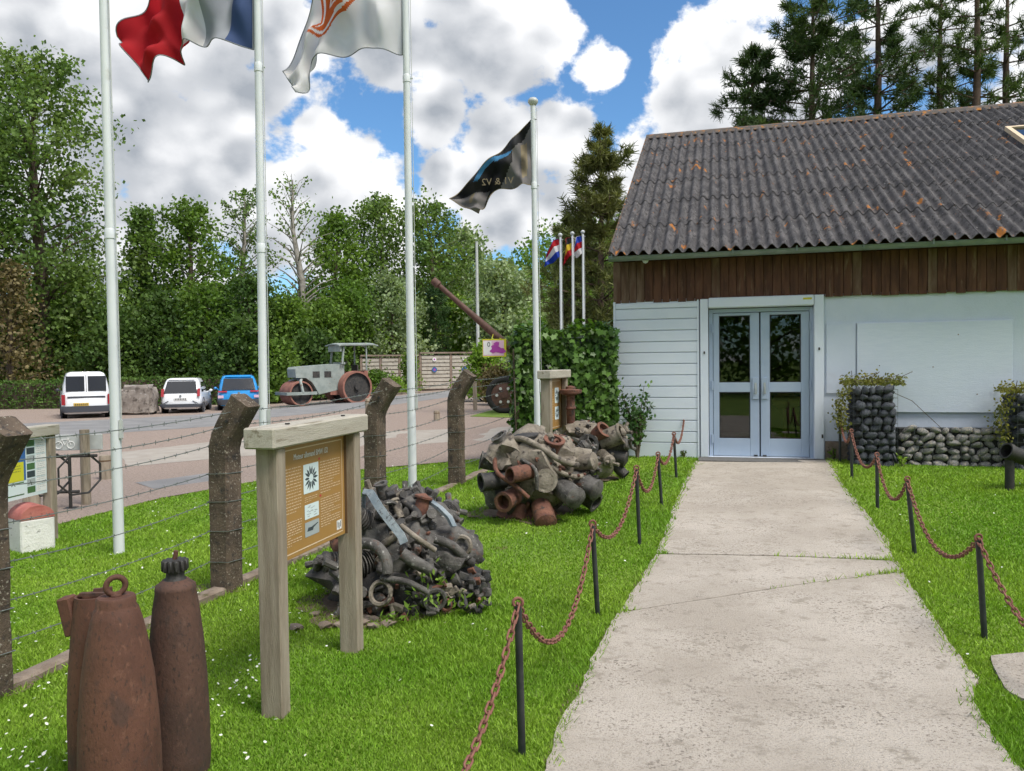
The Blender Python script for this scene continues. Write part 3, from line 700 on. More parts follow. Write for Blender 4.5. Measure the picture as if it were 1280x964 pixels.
def gabion(name, label, x0, x1, y0, y1, z1, sx, sz, mt, seed, sides=True):
    root = thing(name, label, 'gabion', BM @ Vector((0, 0, 0)), BROT)
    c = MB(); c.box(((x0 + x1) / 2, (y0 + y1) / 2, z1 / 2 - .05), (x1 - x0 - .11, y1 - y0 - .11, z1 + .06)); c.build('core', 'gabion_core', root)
    stone_grid(root, x0 + .02, x1 - .02, y0 + .05, -.03, z1 - .02, sx, sz, mt, seed)
    if sides:
        stone_grid(root, y0 + .1, y1 - .05, x0 + .05, -.03, z1 - .02, sx, sz, mt, seed + 1, 'y')
        stone_grid(root, y0 + .1, y1 - .05, x1 - .05, -.03, z1 - .02, sx, sz, mt, seed + 2, 'y')
    w = MB(); yy = y0 - .012
    k = int((x1 - x0) / .1)
    for i in range(k + 1):
        xx = x0 + (x1 - x0) * i / k; w.cyl((xx, yy, -.03), (xx, yy, z1), .0022, n=4)
    k = int(z1 / .1)
    for i in range(k + 1):
        zz = z1 * i / k; w.cyl((x0, yy - .004, zz), (x1, yy - .004, zz), .0022, n=4)
        if sides: w.cyl((x0, y0, zz), (x0, y1, zz), .0022, n=4); w.cyl((x1, y0, zz), (x1, y1, zz), .0022, n=4)
    w.build('cage', 'cage_wire', root); return root
GY = -.62
gx0, gz1 = wp(1067, 487, GY); gx1 = wp(1122, 487, GY)[0]
gabion('gabion_pillar', 'dark stone filled gabion pillar beside the door with a creeper on top', gx0, gx1, GY, -.06, gz1, .115, .095, 'stone_dark', 5)
LY = -.42; lx0 = gx1 + .02; lz1 = wp(1200, 535, LY)[1]; px1 = wp(1272, 500, GY)[0]
gabion('gabion_wall', 'low grey cobble gabion wall along the white facade', lx0, px1 - .02, LY, -.06, lz1, .125, .088, 'stone_grey', 9, sides=False)
gabion('gabion_pillar', 'stone filled gabion pillar at the far end of the low cobble wall', px1, px1 + .56, GY, -.06, wp(1280, 497, GY)[1], .125, .10, 'stone_dark', 15)
def creeper(label, x0, x1, y, z, hang_x, n, seed):
    rg = np.random.default_rng(seed); root = thing('creeper_plant', label, 'plant', BM @ Vector((0, 0, 0)), BROT)
    t = rg.uniform(0, 1, n); C = np.stack([x0 - .1 + (x1 - x0 + .22) * t, y + rg.normal(0, .13, n), z + .05 + np.abs(rg.normal(0, .055, n))], 1)
    k = n // 2; h = rg.uniform(0, 1, k) ** .8; D = np.stack([hang_x - .02 - .12 * np.sin(h * 2.6) + rg.normal(0, .045, k), y - .12 + rg.normal(0, .1, k), z + .06 - h * .62 + rg.normal(0, .03, k)], 1)
    leaves_obj('foliage', np.concatenate([C, D]), .045, 'dry_leaf', root, rg=rg)
    s = MB(); rr = random.Random(seed)
    for i in range(12):
        a = rr.uniform(x0, x1); s.tube([(a, y, z), (a + rr.uniform(-.1, .1), y - .1, z + .1), (a + rr.uniform(-.2, .3), y - .15, z + rr.uniform(.05, .25))], .004, 4)
    s.tube([(x1 - .1, y, z), (x1 + .2, y - .1, z - .15), (x1 + .6, y - .05, z - .55)], .005, 4)
    s.build('stem', 'bark', root); return root
creeper('yellowish creeper spilling over the gabion pillar beside the door', gx0, gx1, -.35, gz1, gx0, 900, 4)
creeper('green creeper on the gabion pillar at the far end of the low cobble wall', px1, px1 + .5, -.35, wp(1280, 497, GY)[1], px1, 700, 6)

# ---------------------------------------------------------------- chain posts and chains
def chain_side(pix, extra, sags, lab_post, lab_chain, n_parts):
    base = []
    for (tx, ty, bx, by) in pix: base.append(gnd(bx, by))
    base = [Vector((extra[0], extra[1], gz(*extra)))] + base; tops = []
    for i, b in enumerate(base):
        H = .62; lean = Vector((rnd.uniform(-.02, .02), rnd.uniform(-.02, .02), 0))
        if i: tx, ty = pix[i - 1][:2]; t = at(tx, ty, b.y); H = min(.72, max(.5, t.z - b.z)); lean = Vector(((t.x - b.x) * .9, 0, 0))
        root = thing('chain_post', lab_post(i), 'post', b, 0, 'black chain posts along the path')
        q = MB(); q.cyl(Vector((0, 0, -.1)), lean + Vector((0, 0, H)), .0165, n=10); q.build('post_rod', 'post_black', root, 40)
        q = MB(); q.torus(lean + Vector((0, 0, H + .012)), .02, .007, 12, 6, Matrix.Rotation(R_(90), 4, 'X')); q.build('ring', 'chain_rust', root, 180)
        tops.append(b + lean + Vector((0, 0, H + .004)))
    ch = thing('chain', lab_chain, 'chain', (0, 0, 0))
    lm = MB()
    pts = []
    for i in range(12):
        a = 2 * math.pi * i / 12; pts.append(Vector((math.cos(a) * .0125, 0, math.sin(a) * .0125 + (.0135 if math.sin(a) > 0 else -.0135))))
    vs = []; k = 6
    for i in range(12):
        t = (pts[(i + 1) % 12] - pts[i - 1]).normalized(); nn = Vector((0, 1, 0)); bb = t.cross(nn)
        vs += [pts[i] + (nn * math.cos(2 * math.pi * j / k) + bb * math.sin(2 * math.pi * j / k)) * .005 for j in range(k)]
    lm.add(vs, [(i * k + j, ((i + 1) % 12) * k + j, ((i + 1) % 12) * k + (j + 1) % k, i * k + (j + 1) % k) for i in range(12) for j in range(k)])
    me = lm.mesh('link', 'chain_rust', 180); rest = MB()
    for s in range(len(tops) - 1):
        a, b = tops[s], tops[s + 1]; sag = sags[s]; P = []
        for i in range(201):
            t = i / 200; p = a.lerp(b, t); p.z -= sag * 4 * t * (1 - t); p.z = max(p.z, gz(p.x, p.y) + .012); P.append(p)
        L = sum((P[i + 1] - P[i]).length for i in range(200)); n = round(L / .041); acc = 0; j = 0
        for q in range(n):
            target = (q + .5) * L / n
            while acc + (P[j + 1] - P[j]).length < target: acc += (P[j + 1] - P[j]).length; j += 1
            p = P[j].lerp(P[j + 1], (target - acc) / max((P[j + 1] - P[j]).length, 1e-9)); t = (P[j + 1] - P[j]).normalized()
            M = Matrix.Translation(p) @ t.to_track_quat('Z', 'Y').to_matrix().to_4x4() @ Matrix.Rotation(R_(45 + 90 * (q % 2)) + rnd.uniform(-.25, .25), 4, 'Z')
            if s < n_parts: o = link('link', me, ch); o.matrix_local = M
            else: rest.add([M @ Vector(v) for v in lm.v], lm.f)
    o = rest.build('links', 'chain_rust', ch, 180); o['kind'] = 'stuff'
NTH = ['first', 'second', 'third', 'fourth', 'fifth', 'sixth', 'seventh']
LP = ((647, 757, 653, 942), (740, 657, 748, 767), (795, 587, 800, 680), (822, 570, 828, 631), (842, 546, 846, 596), (856, 514, 858, 569))
RP = ((1222, 675, 1232, 796), (1133, 601, 1145, 692), (1096, 570, 1097, 635), (1064, 540, 1065, 597), (1050, 520, 1050, 577))
chain_side(LP, (-.50, 1.55), (.40, .40, .27, .27, .2, .25), lambda i: NTH[6 - i] + ' black chain post from the door on the engines side of the path', 'rusty chain slung on black posts between the path and the engines', 3)
chain_side(RP, (2.35, 2.6), (.38, .30, .27, .24, .22), lambda i: NTH[5 - i] + ' black chain post from the door on the cobble wall side of the path', 'rusty chain slung on black posts on the cobble wall side of the path', 3)

# ---------------------------------------------------------------- bent concrete posts and barbed wire
FP = [gnd(-15, 872), gnd(284, 738), gnd(482, 655), gnd(571, 606)]
fd = (FP[3] - FP[1]).normalized()
FP[2] = FP[1].lerp(FP[3], .52); FP[2].z = gz(FP[2].x, FP[2].y)
p5 = FP[3] + (FP[3] - FP[2]) * 1.0; p5.z = gz(p5.x, p5.y)
fperp = Vector((fd.y, -fd.x, 0)); FANG = math.atan2(fd.y, fd.x)
def bent_post(i, base, label, H=1.10, arm=.31, bend=34):
    root = thing('bent_fence_post', label, 'post', base, FANG - R_(90))       # local x: towards the path, y: along the fence
    w = .165; rings = []
    prof = [(0, -.2, 0), (0, .1, 0), (0, .4, 0), (0, .7, 0), (0, H - .14, 0), (.006, H - .06, .12), (.03, H + .015, .38), (.08, H + .10, R_(bend)), (.08 + math.sin(R_(bend)) * (arm - .1), H + .10 + math.cos(R_(bend)) * (arm - .1), R_(bend))]
    sd = i * 7.7
    for (x, z, t) in prof:
        ring = []
        for a, b in ((-1, -.82), (-.82, -1), (.82, -1), (1, -.82), (1, .82), (.82, 1), (-.82, 1), (-1, .82)):
            k = w / 2 * (1.04 - .05 * z); p = Vector((x + a * k * math.cos(t), b * k, z - a * k * math.sin(t)))
            p += Vector((mnoise.noise(p * 5 + Vector((sd, 0, 0))), mnoise.noise(p * 5 + Vector((0, sd, 0))), 0)) * .012
            ring.append(p)
        rings.append(ring)
    mb = MB(); mb.loft(rings)
    bm = bmesh.new(); me0 = mb.mesh('t', 'concrete_post'); bm.from_mesh(me0); bmesh.ops.subdivide_edges(bm, edges=bm.edges[:], cuts=2, use_grid_fill=True)
    for v in bm.verts: v.co += Vector((mnoise.noise(v.co * 22 + Vector((sd, 1, 0))), mnoise.noise(v.co * 22 + Vector((4, sd, 0))), .5 * mnoise.noise(v.co * 25))) * .005
    bm.to_mesh(me0); bm.free(); me0.polygons.foreach_set('use_smooth', [True] * len(me0.polygons)); me0.set_sharp_from_angle(angle=R_(35)); link('shaft', me0, root)
    for zz in (.22, .44, .65, .85): q = MB(); q.tube([(-.088, -.086, zz), (.088, -.086, zz + .01), (.088, .086, zz), (-.088, .086, zz - .006), (-.088, -.086, zz)], .003, 4); q.build('wire_tie', 'wire', root)
    q = MB(); q.cyl((.1, -.07, H + .13), (.1, -.095, H + .13), .012, n=8); q.build('hook', 'black_metal', root)
    return root
lab = ['broad topped bent concrete fence post beside the rusty shells', 'bent concrete fence post behind the brown information sign', 'bent concrete fence post between the collapsed engine and the road', 'bent concrete fence post farthest along, next to the tall flagpole', 'bent concrete fence post by the ivy']
bent_post(0, FP[0], lab[0], 1.09, .33); bent_post(1, FP[1], lab[1]); bent_post(2, FP[2], lab[2]); bent_post(3, FP[3], lab[3])
FALL = [FP[0] - (FP[1] - FP[0])] + FP + [p5]; FALL[0].z = gz(FALL[0].x, FALL[0].y)
wl = ['topmost', 'second from the top', 'third from the top', 'middle', 'third from the bottom', 'second from the bottom', 'lowest']
for k, (h, dx) in enumerate(((1.30, .13), (1.20, .06), (1.05, -.09), (.85, -.092), (.65, -.092), (.44, -.092), (.22, -.092))):
    q = MB(); pts = []
    for i in range(len(FALL) - 1):
        for t in np.linspace(0, 1, 13)[: 13 if i == len(FALL) - 2 else 12]:
            p = FALL[i].lerp(FALL[i + 1], float(t)) + fperp * dx + Vector((0, 0, h)); p.z -= .035 * 4 * t * (1 - t) * (.6 + .8 * ((k * 37 + i * 11) % 10) / 10); pts.append(p)
    q.tube(pts, .0033, 5)
    tot = 0
    for a, b in zip(pts[:-1], pts[1:]):
        d = (b - a); L = d.length; s = .1 - tot
        while s < L:
            c = a + d * (s / L); u = d.normalized().orthogonal().normalized(); w = d.normalized().cross(u); ang = rnd.uniform(0, 3.1)
            e = u * math.cos(ang) + w * math.sin(ang); g_ = w * math.cos(ang) - u * math.sin(ang)
            q.cyl(c - e * .014, c + e * .014, .0021, n=3); q.cyl(c - g_ * .014 + d.normalized() * .006, c + g_ * .014 + d.normalized() * .006, .0021, n=3); s += .12
        tot = L - (s - .12)
    o = q.build('barbed_wire', 'wire', None); tag(o, wl[k] + ' strand of barbed wire on the bent concrete posts', 'wire', 'barbed wire strands')
# concrete footing strip under the fence
for i in range(len(FALL) - 1):
    a, b = FALL[i], FALL[i + 1]; n = 10; d = (b - a).normalized(); s = Vector((d.y, -d.x, 0))
    rings = []
    for j in range(n + 1):
        t = (.09 + (1 - .09 - .09) * 0) if False else j / n
        p = a.lerp(b, .045 + .91 * t); z = gz(p.x, p.y); e = .055 + .02 * mnoise.noise(p * 3); h = .035 + .02 * mnoise.noise(p * 4 + Vector((3, 3, 3)))
        rings.append([Vector((p.x, p.y, z)) + s * o_ + Vector((0, 0, h_)) for o_, h_ in ((-e, -.06), (e, -.06), (e, h), (e * .7, h + .012), (-e * .7, h + .012), (-e, h))])
    q = MB(); q.loft(rings); o = q.build('fence_footing', 'kerb_concrete', None, 40); tag(o, 'weathered concrete footing strip between two bent fence posts', 'footing', 'footing strips under the wire fence', 'structure')

# ---------------------------------------------------------------- the three shells
def shell(name, label, base, prof, mat, rot=0):
    root = thing(name, label, 'bomb', base, rot); q = MB(); q.lathe(prof, 40); q.build('casing', mat, root, 50); return root
def depth_base(px, wpx, r, py=None):
    d = FPX * 2 * r / wpx; p = at(px, 700, d); return Vector((p.x, p.y, gz(p.x, p.y)))
# sizes from the ground they stand on: their feet lie just below the frame
b1 = gnd(152, 1010); b1.z = gz(b1.x, b1.y)
b2 = gnd(225, 964); b3 = gnd(121, 985)
s1 = (b1 - CAM).y / FPX; s2 = (b2 - CAM).y / FPX; s3 = (b3 - CAM).y / FPX
def zpx(p, px, py): return at(px, py, p.y).z - p.z
H1 = zpx(b1, 152, 757); r1 = 48.5 * s1
r_top = 23 * s1; R = lambda k: k * s1
root = shell('bomb_shell', 'tallest looking rusty brown shell with a lifting ring on its nose', b1, [(r1 * .97, -.03), (r1 * .98, .0), (r1, .1), (r1 * .995, H1 * .25), (r1 * .955, H1 * .45), (r1 * .87, H1 * .65), (r1 * .74, H1 * .82), (r1 * .62, H1 * .93), (r1 * .535, H1 * .985), (r1 * .50, H1 * .995), (r1 * .49, H1), (r1 * .475, H1 + .004), (r1 * .475, H1 + .028), (r1 * .44, H1 + .036), (.01, H1 + .036)], 'bomb_rust')
q = MB(); q.torus((0, 0, H1 + .036 + R(13)), R(11), R(3.6), 24, 10, Matrix.Rotation(R_(35), 4, 'Z') @ Matrix.Rotation(R_(90), 4, 'X')); q.cyl((0, 0, H1 + .03), (0, 0, H1 + .045), R(7)); q.build('lifting_ring', 'bomb_rust', root, 180)
H2 = zpx(b2, 222, 727); r2 = 37 * s2
root = shell('bomb_shell', 'dark rusty shell with a toothed black cap on its nose', b2, [(r2 * .96, -.03), (r2 * .97, .0), (r2, .05), (r2 * 1.015, .07), (r2, .09), (r2 * .995, H2 * .3), (r2 * .95, H2 * .5), (r2 * .86, H2 * .7), (r2 * .74, H2 * .87), (r2 * .65, H2 * .955), (r2 * .66, H2 * .965), (r2 * .64, H2 * .985), (r2 * .5, H2), (r2 * .42, H2 + .01), (.01, H2 + .012)], 'bomb_dark')
q = MB(); rr_ = R(12)
q.lathe([(r2 * .42, H2), (r2 * .3, H2 + .02), (r2 * .29, H2 + .035), (r2 * .31, H2 + .045)], 20)
for i in range(12):
    a = i * math.pi / 6; q.box((math.cos(a) * r2 * .34, math.sin(a) * r2 * .34, H2 + .068), (.022, .015, .045), Matrix.Rotation(a, 3, 'Z'), bev=.004)
q.lathe([(r2 * .33, H2 + .042), (r2 * .33, H2 + .09), (.01, H2 + .092)], 20); q.build('fuse_cap', 'black_metal', root, 40)
q = MB(); q.cyl((0, 0, H2 + .09), (.006, 0, H2 + .125), .01, n=8); q.build('bolt', 'bomb_rust', root)
H3 = zpx(b3, 121, 744); r3 = 31 * s3
root = shell('bomb_shell', 'open ended rusty shell with a side lug half hidden behind the ringed shell', b3, [(r3 * .97, -.03), (r3, .02), (r3, H3 * .4), (r3 * .93, H3 * .6), (r3 * .78, H3 * .82), (r3 * .66, H3 * .95), (r3 * .62, H3), (r3 * .54, H3), (r3 * .54, H3 - .06), (.01, H3 - .07)], 'bomb_rust')
q = MB(); q.box((-r3 * .82, -.01, H3 - .075), (.05, .06, .15), Matrix.Rotation(R_(-12), 3, 'Y'), bev=.006); q.build('side_lug', 'bomb_rust', root)
q = MB(); q.box((r3 * .1, .0, H3 + .004), (r3 * 1.1, .02, .012)); q.box((r3 * .3, .03, H3 + .01), (r3 * .7, .015, .02), Matrix.Rotation(.4, 3, 'Z')); q.build('rim_plate', 'bomb_dark', root)

# ---------------------------------------------------------------- information signs on two wooden posts
def rough_post(mb, x, w, d, H, z0=-.15): mb.box((x, 0, (H + z0) / 2), (w, d, H - z0), bev=.006)
def text_lines(parent, x0, x1, z0, z1, n, y, mat, seed, last=.5, h=.0042):
    rr = random.Random(seed); q = MB()
    for i in range(n):
        z = z1 - (z1 - z0) * (i + .5) / n; x = x0; end = x1 if i < n - 1 else x0 + (x1 - x0) * last
        if rr.random() < .1: end = x0 + (x1 - x0) * rr.uniform(.35, .8)
        while x < end - .004:
            w = min(rr.uniform(.009, .034), end - x); hh = h * rr.uniform(.75, 1.1); q.add([(x, y, z - hh / 2), (x + w, y, z - hh / 2), (x + w, y, z + hh / 2), (x, y, z + hh / 2)], [(0, 1, 2, 3)]); x += w + .006
    o = q.build('text_block', mat, parent); o['kind'] = 'stuff'; return o
def rect(mb, x0, x1, z0, z1, y): mb.add([(x0, y, z0), (x1, y, z0), (x1, y, z1), (x0, y, z1)], [(0, 1, 2, 3)])
XM = Matrix.Rotation(R_(90), 4, 'X')
def info_sign(label, a, b, H, zp0, title=True, radial=(.5, .5)):
    d = (b - a); W = d.to_2d().length; ang = math.atan2(d.y, d.x)
    root = thing('information_sign', label, 'sign', a, ang)
    for x in (0, W):
        q = MB(); rough_post(q, x, .075, .115, H - .1); q.build('post', 'grey_wood', root)
    q = MB(); q.box((W / 2, 0, H - .05), (W + .20, .16, .097), bev=.008); q.build('beam', 'grey_wood_beam', root)
    q = MB()
    for x in (.12, W - .1): q.cyl((x, -.02, H), (x, -.02, H + .006), .012, n=8)
    q.build('bolt', 'black_metal', root)
    x0, x1 = .04, W - .04; z1 = H - .102
    q = MB(); q.box((W / 2, .018, (zp0 + z1) / 2), (x1 - x0 - .002, .02, z1 - zp0), bev=.002); pn = q.build('panel', 'sign_brown', root)
    q = MB(); y = .0065; t = .006; i0, i1, k0, k1 = x0 + .012, x1 - .03, zp0 + .022, z1 - .028
    for a_, b_, c_, d_ in ((i0, i1, k0, k0 + t), (i0, i1, k1 - t, k1), (i0, i0 + t, k0 + t, k1 - t), (i1 - t, i1, k0 + t, k1 - t)): rect(q, a_, b_, c_, d_, y)
    q.build('border', 'print_cream', pn)
    q = MB(); q.box((x1 + .012, .035, (zp0 + z1) / 2), (.02, .08, z1 - zp0)); q.build('side_batten', 'sign_recess', root)
    w = i1 - i0; h = k1 - k0; yy = .0062
    if title:
        text_mesh('lettering', 'Moteur allemand BMW 132', .034, 'print_white', pn, Matrix.Translation((i0 + w * .5, yy, k1 - h * .085)) @ XM @ Matrix.Diagonal((.92, 1.25, 1, 1)))
        text_lines(pn, i0 + w * .04, i0 + w * .34, k0 + h * .38, k0 + h * .83, 15, yy, 'print_cream', 1); text_lines(pn, i0 + w * .04, i0 + w * .34, k0 + h * .07, k0 + h * .32, 10, yy, 'print_cream', 2)
        text_lines(pn, i0 + w * .63, i0 + w * .96, k0 + h * .48, k0 + h * .82, 12, yy, 'print_cream', 3); text_lines(pn, i0 + w * .63, i0 + w * .96, k0 + h * .13, k0 + h * .44, 12, yy, 'print_cream', 4)
        text_lines(pn, i0 + w * .39, i0 + w * .58, k0 + h * .44, k0 + h * .5, 3, yy, 'print_cream', 5, h=.003)
        pics = ((.375, .605, .53, .82, True), (.385, .60, .275, .42, False), (.385, .60, .10, .245, None))
    else:
        text_lines(pn, i0 + w * .06, i0 + w * .45, k0 + h * .1, k0 + h * .85, 14, yy, 'print_cream', 6); pics = ((.55, .86, .52, .85, True), (.55, .86, .16, .44, True))
    for k, (a_, b_, c_, d_, star) in enumerate(pics):
        q = MB(); rect(q, i0 + w * a_, i0 + w * b_, k0 + h * c_, k0 + h * d_, .0064); pc = q.build('picture', 'print_pale_blue' if star is not None else 'print_grey', pn); cx, cz = i0 + w * (a_ + b_) / 2, k0 + h * (c_ + d_) / 2; rx, rz = w * (b_ - a_) * .47, h * (d_ - c_) * .47
        q = MB(); rr = random.Random(k)
        if star:
            for s in range(14):
                an = s * 2 * math.pi / 14 + rr.uniform(-.06, .06); e = rr.uniform(.85, 1.0); c, sn = math.cos(an), math.sin(an); cw, sw = math.cos(an + .17), math.sin(an + .17); cv, sv = math.cos(an - .17), math.sin(an - .17)
                q.add([(cx + rx * .3 * cv, .006, cz + rz * .3 * sv), (cx + rx * .62 * cv, .006, cz + rz * .62 * sv), (cx + rx * e * c, .006, cz + rz * e * sn), (cx + rx * .62 * cw, .006, cz + rz * .62 * sw), (cx + rx * .3 * cw, .006, cz + rz * .3 * sw)], [(0, 1, 2, 3, 4)])
        elif star is None:
            q.add([(cx - rx * .75, .006, cz - rz * .3), (cx + rx * .1, .006, cz - rz * .35), (cx + rx * .2, .006, cz), (cx + rx * .9, .006, cz + rz * .42), (cx + rx * .9, .006, cz + rz * .55), (cx - rx * .1, .006, cz + rz * .2), (cx - rx * .6, .006, cz + rz * .25)], [(0, 1, 2, 3, 4, 5, 6)])
        else:
            for s in range(16): a1, a2 = cx + rx * rr.uniform(-.8, .6), cz + rz * rr.uniform(-.8, .8); rect(q, a1, a1 + .022, a2, a2 + .0035, .006)
        q.build('print', 'print_dark' if star is not False else 'print_grey', pc)
    if title:
        q = MB(); rect(q, i1 - .075, i1 - .018, k0 + .018, k0 + .07, .0064); lg = q.build('logo', 'print_white', pn)
        q = MB()
        for s, (u, v) in enumerate(((-.066, .03), (-.052, .022), (-.036, .03))): rect(q, i1 + u, i1 + u + .008, k0 + v, k0 + v + .034, .006)
        q.build('print', 'print_dark', lg)
        for xx, zz in ((.605, .835), (.615, .455)): q = MB(); rect(q, i0 + w * xx, i0 + w * xx + .02, k0 + h * zz, k0 + h * zz + .011, .0064); q.build('flag_mark', 'print_red', pn)
    return root
sa, sb = gnd(345, 892), gnd(440, 813)
info_sign('brown information sign with radial engine picture in front of the collapsed engine', sa, sb, 1.36, .69)
s2a = at(684, 560, 8.75); s2b = at(704, 560, 9.35); s2a.z = gz(s2a.x, s2a.y); s2b.z = gz(s2b.x, s2b.y)
info_sign('small brown information sign between the two engines near the ivy', s2a, s2b, 1.36, .66, False)

# map board on the drive side of the fence
ra = gnd(64, 674); rb = Vector((ra.x - .12, ra.y - 1.5, 0)); rb.z = gz(rb.x, rb.y)
d = ra - rb; W = d.to_2d().length; root = thing('map_board', 'wooden framed colour map board behind the wire fence', 'sign', rb, math.atan2(d.y, d.x)); H = zpx(ra, 68, 529)
for x in (0, W): q = MB(); rough_post(q, x, .09, .09, H - .1); q.build('post', 'grey_wood', root)
q = MB(); q.box((W / 2, 0, H - .05), (W + .16, .13, .1), bev=.006); q.build('beam', 'grey_wood_beam', root)
z0, z1 = zpx(ra, 50, 618) + .04, H - .105
q = MB(); q.box((W / 2, .0, (z0 + z1) / 2), (W - .1, .02, z1 - z0)); pn = q.build('panel', 'print_pale_blue', root)
def patch(a, b, c, d_, mt, nm='picture', y=-.0115):
    q = MB(); rect(q, .05 + (W - .1) * a, .05 + (W - .1) * b, z0 + (z1 - z0) * c, z0 + (z1 - z0) * d_, y); return q.build(nm, mt, pn)
patch(.01, .80, .30, .97, 'print_blue'); patch(.30, .78, .30, .62, 'print_yellow', y=-.0125); patch(.55, .66, .75, .96, 'print_orange', y=-.0125); patch(.01, .78, .06, .28, 'print_green'); patch(.55, .78, .08, .26, 'print_pale_blue', y=-.0125); patch(.02, .5, .7, .95, 'print_pink', y=-.0125)
for i in range(7):
    za = .97 - i * .133; patch(.81, .885, za - .11, za, ('print_green', 'print_dark', 'print_grey')[i % 3]); patch(.895, .99, za - .115, za, 'print_white')
q = MB(); q.add([(.05 + (W - .1) * (.72 + .06 * math.cos(t)), -.0127, z0 + (z1 - z0) * (.82 + .07 * math.sin(t))) for t in np.linspace(0, 6.28, 20)[:-1]], [tuple(range(19))]); q.build('picture', 'print_white', pn)
text_lines(pn, .05 + (W - .1) * .35, .05 + (W - .1) * .75, z0 + (z1 - z0) * .4, z0 + (z1 - z0) * .58, 4, -.0135, 'print_dark', 8)
text_lines(pn, .05 + (W - .1) * .905, .05 + (W - .1) * .98, z0 + (z1 - z0) * .08, z0 + (z1 - z0) * .95, 26, -.0125, 'print_grey', 9)

# white boundary stone with a red rounded top
bs = gnd(38, 689); s_ = bs.y / FPX; w_ = 40 * s_; h_ = 40 * s_
root = thing('boundary_stone', 'white painted boundary stone with a red rounded top', 'stone marker', bs + Vector((-.06, .12, 0)), R_(52))
q = MB(); q.box((0, 0, h_ / 2 - .05), (w_, .30, h_ + .1), bev=.012); q.build('block', 'stone_white', root)
n = 12; q = MB(); q.loft([[Vector((-math.cos(math.pi * i / n) * w_ * .5, y, h_ + .002 + math.sin(math.pi * i / n) * w_ * .42)) for i in range(n + 1)] for y in (-.15, -.14, .14, .15)]); q.build('rounded_top', 'stone_red', root, 40)

# bicycle stand with its sign, wooden bollards
pb = gnd(108, 631); root = thing('bicycle_sign', 'grey plank with a white bicycle symbol on a round wooden post', 'sign', pb, R_(8)); Hh = zpx(pb, 106, 537)
q = MB(); q.cyl((0, 0, -.15), (0, 0, Hh), .055, n=14); q.build('post', 'grey_wood', root, 40)
q = MB(); q.cyl((-1.05, .1, -.15), (-1.05, .1, Hh), .055, n=14); q.build('post', 'grey_wood', root, 40)
q = MB(); q.box((-.45, .075, Hh - .16), (1.25, .03, .19), bev=.004); pn = q.build('plank', 'pole_grey', root)
q = MB(); cx, cz, y = -.25, Hh - .17, .057
RX = Matrix.Rotation(R_(90), 4, 'X')
for dx in (-.07, .07): q.torus((cx + dx, y, cz - .02), .042, .006, 18, 5, RX)
for a, b in (((-.07, -.02), (-.03, .05)), ((-.03, .05), (.04, .05)), ((.04, .05), (.0, -.02)), ((.0, -.02), (-.03, .05)), ((.07, -.02), (.04, .06)), ((.03, .065), (.055, .06))): q.cyl((cx + a[0], y, cz + a[1]), (cx + b[0], y, cz + b[1]), .005, n=5)
q.build('bicycle_symbol', 'print_white', pn)
rk = thing('bicycle_rack', 'dark steel bicycle rack with octagonal hoops under the bicycle sign', 'bike rack', pb + Vector((-.1, -.25, 0)), R_(8))
q = MB(); q.tube([(-1.7, 0, .2), (.15, 0, .2)], .018, 8); q.tube([(-1.7, .02, .62), (.35, .02, .62)], .018, 8); q.build('rail', 'black_metal', rk)
for i in range(6):
    x = .2 - i * .34; q = MB(); pts = [(x + .17 * math.cos(t_), -.10 + .20 * math.cos(t_), .42 + .25 * math.sin(t_)) for t_ in [math.pi / 8 + k_ * math.pi / 4 for k_ in range(9)]]; q.tube(pts, .013, 6); q.build('hoop', 'black_metal', rk)
for x in (-1.6, .05): q = MB(); q.cyl((x, 0, -.1), (x, 0, .62), .02, n=8); q.box((x, 0, .006), (.14, .14, .012)); q.build('foot', 'black_metal', rk)
for (px, py, top, r, lb) in ((132, 599, 569, .085, 'round wooden bollard beside the bicycle rack'), (40, 640, 608, .09, 'short wooden bollard behind the boundary stone'), (546, 526, 513, .09, 'short wooden bollard on the gravel drive by the tall flagpole'), (461, 540, 498, .08, 'wooden bollard behind the bent fence post in the middle')):
    p = gnd(px, py); h = zpx(p, px, top); o = thing('wooden_bollard', lb, 'bollard', p)
    q = MB(); q.lathe([(r, -.15), (r, h - .03), (r * .9, h - .005), (r * .6, h), (.002, h)], 16); q.build('stake', 'grey_wood', o, 40)
    q = MB(); q.lathe([(r * 1.02, h - .09), (r * 1.03, h - .08), (r * 1.02, h - .07)], 16, caps=False); q.build('groove_ring', 'sign_recess', o)
p = gnd(594, 513); h = zpx(p, 594, 478); o = thing('marker_post', 'thin grey wooden post at the tip of the grass island', 'post', p); q = MB(); q.box((0, 0, h / 2 - .1), (.14, .12, h + .2), bev=.01); q.build('stake', 'grey_wood', o); q = MB(); q.box((0, 0, h + .012), (.16, .14, .03), bev=.006); q.build('cap', 'grey_wood', o)
# ---------------------------------------------------------------- wrecked radial engines
def fin_cyl_mesh(r, L, nf, mat, seed):
    prof = [(r * .7, 0)]
    for i in range(nf):
        z = L * (.05 + .7 * i / nf); prof += [(r * .78, z), (r * 1.05, z + .002), (r * 1.05, z + L * .7 / nf * .45), (r * .78, z + L * .7 / nf * .5)]
    prof += [(r * .95, L * .77), (r * 1.1, L * .8), (r * 1.08, L * .92), (r * .8, L), (.004, L * 1.02)]
    q = MB(); q.lathe(prof, 14); rr = Vector((seed * 2.1, seed, 0))
    q.v = [tuple(Vector(p) * (1 + .10 * mnoise.noise(Vector(p) * 9 + rr)) + Vector((0, 0, .012 * mnoise.noise(Vector(p) * 16 - rr)))) for p in q.v]
    return q.mesh('cylinder', mat, 40)
CYLM = {m: [fin_cyl_mesh(.075, .24, 8, m, s) for s in (1, 2, 3)] for m in ('metal_dirty', 'metal_alloy', 'metal_black')}
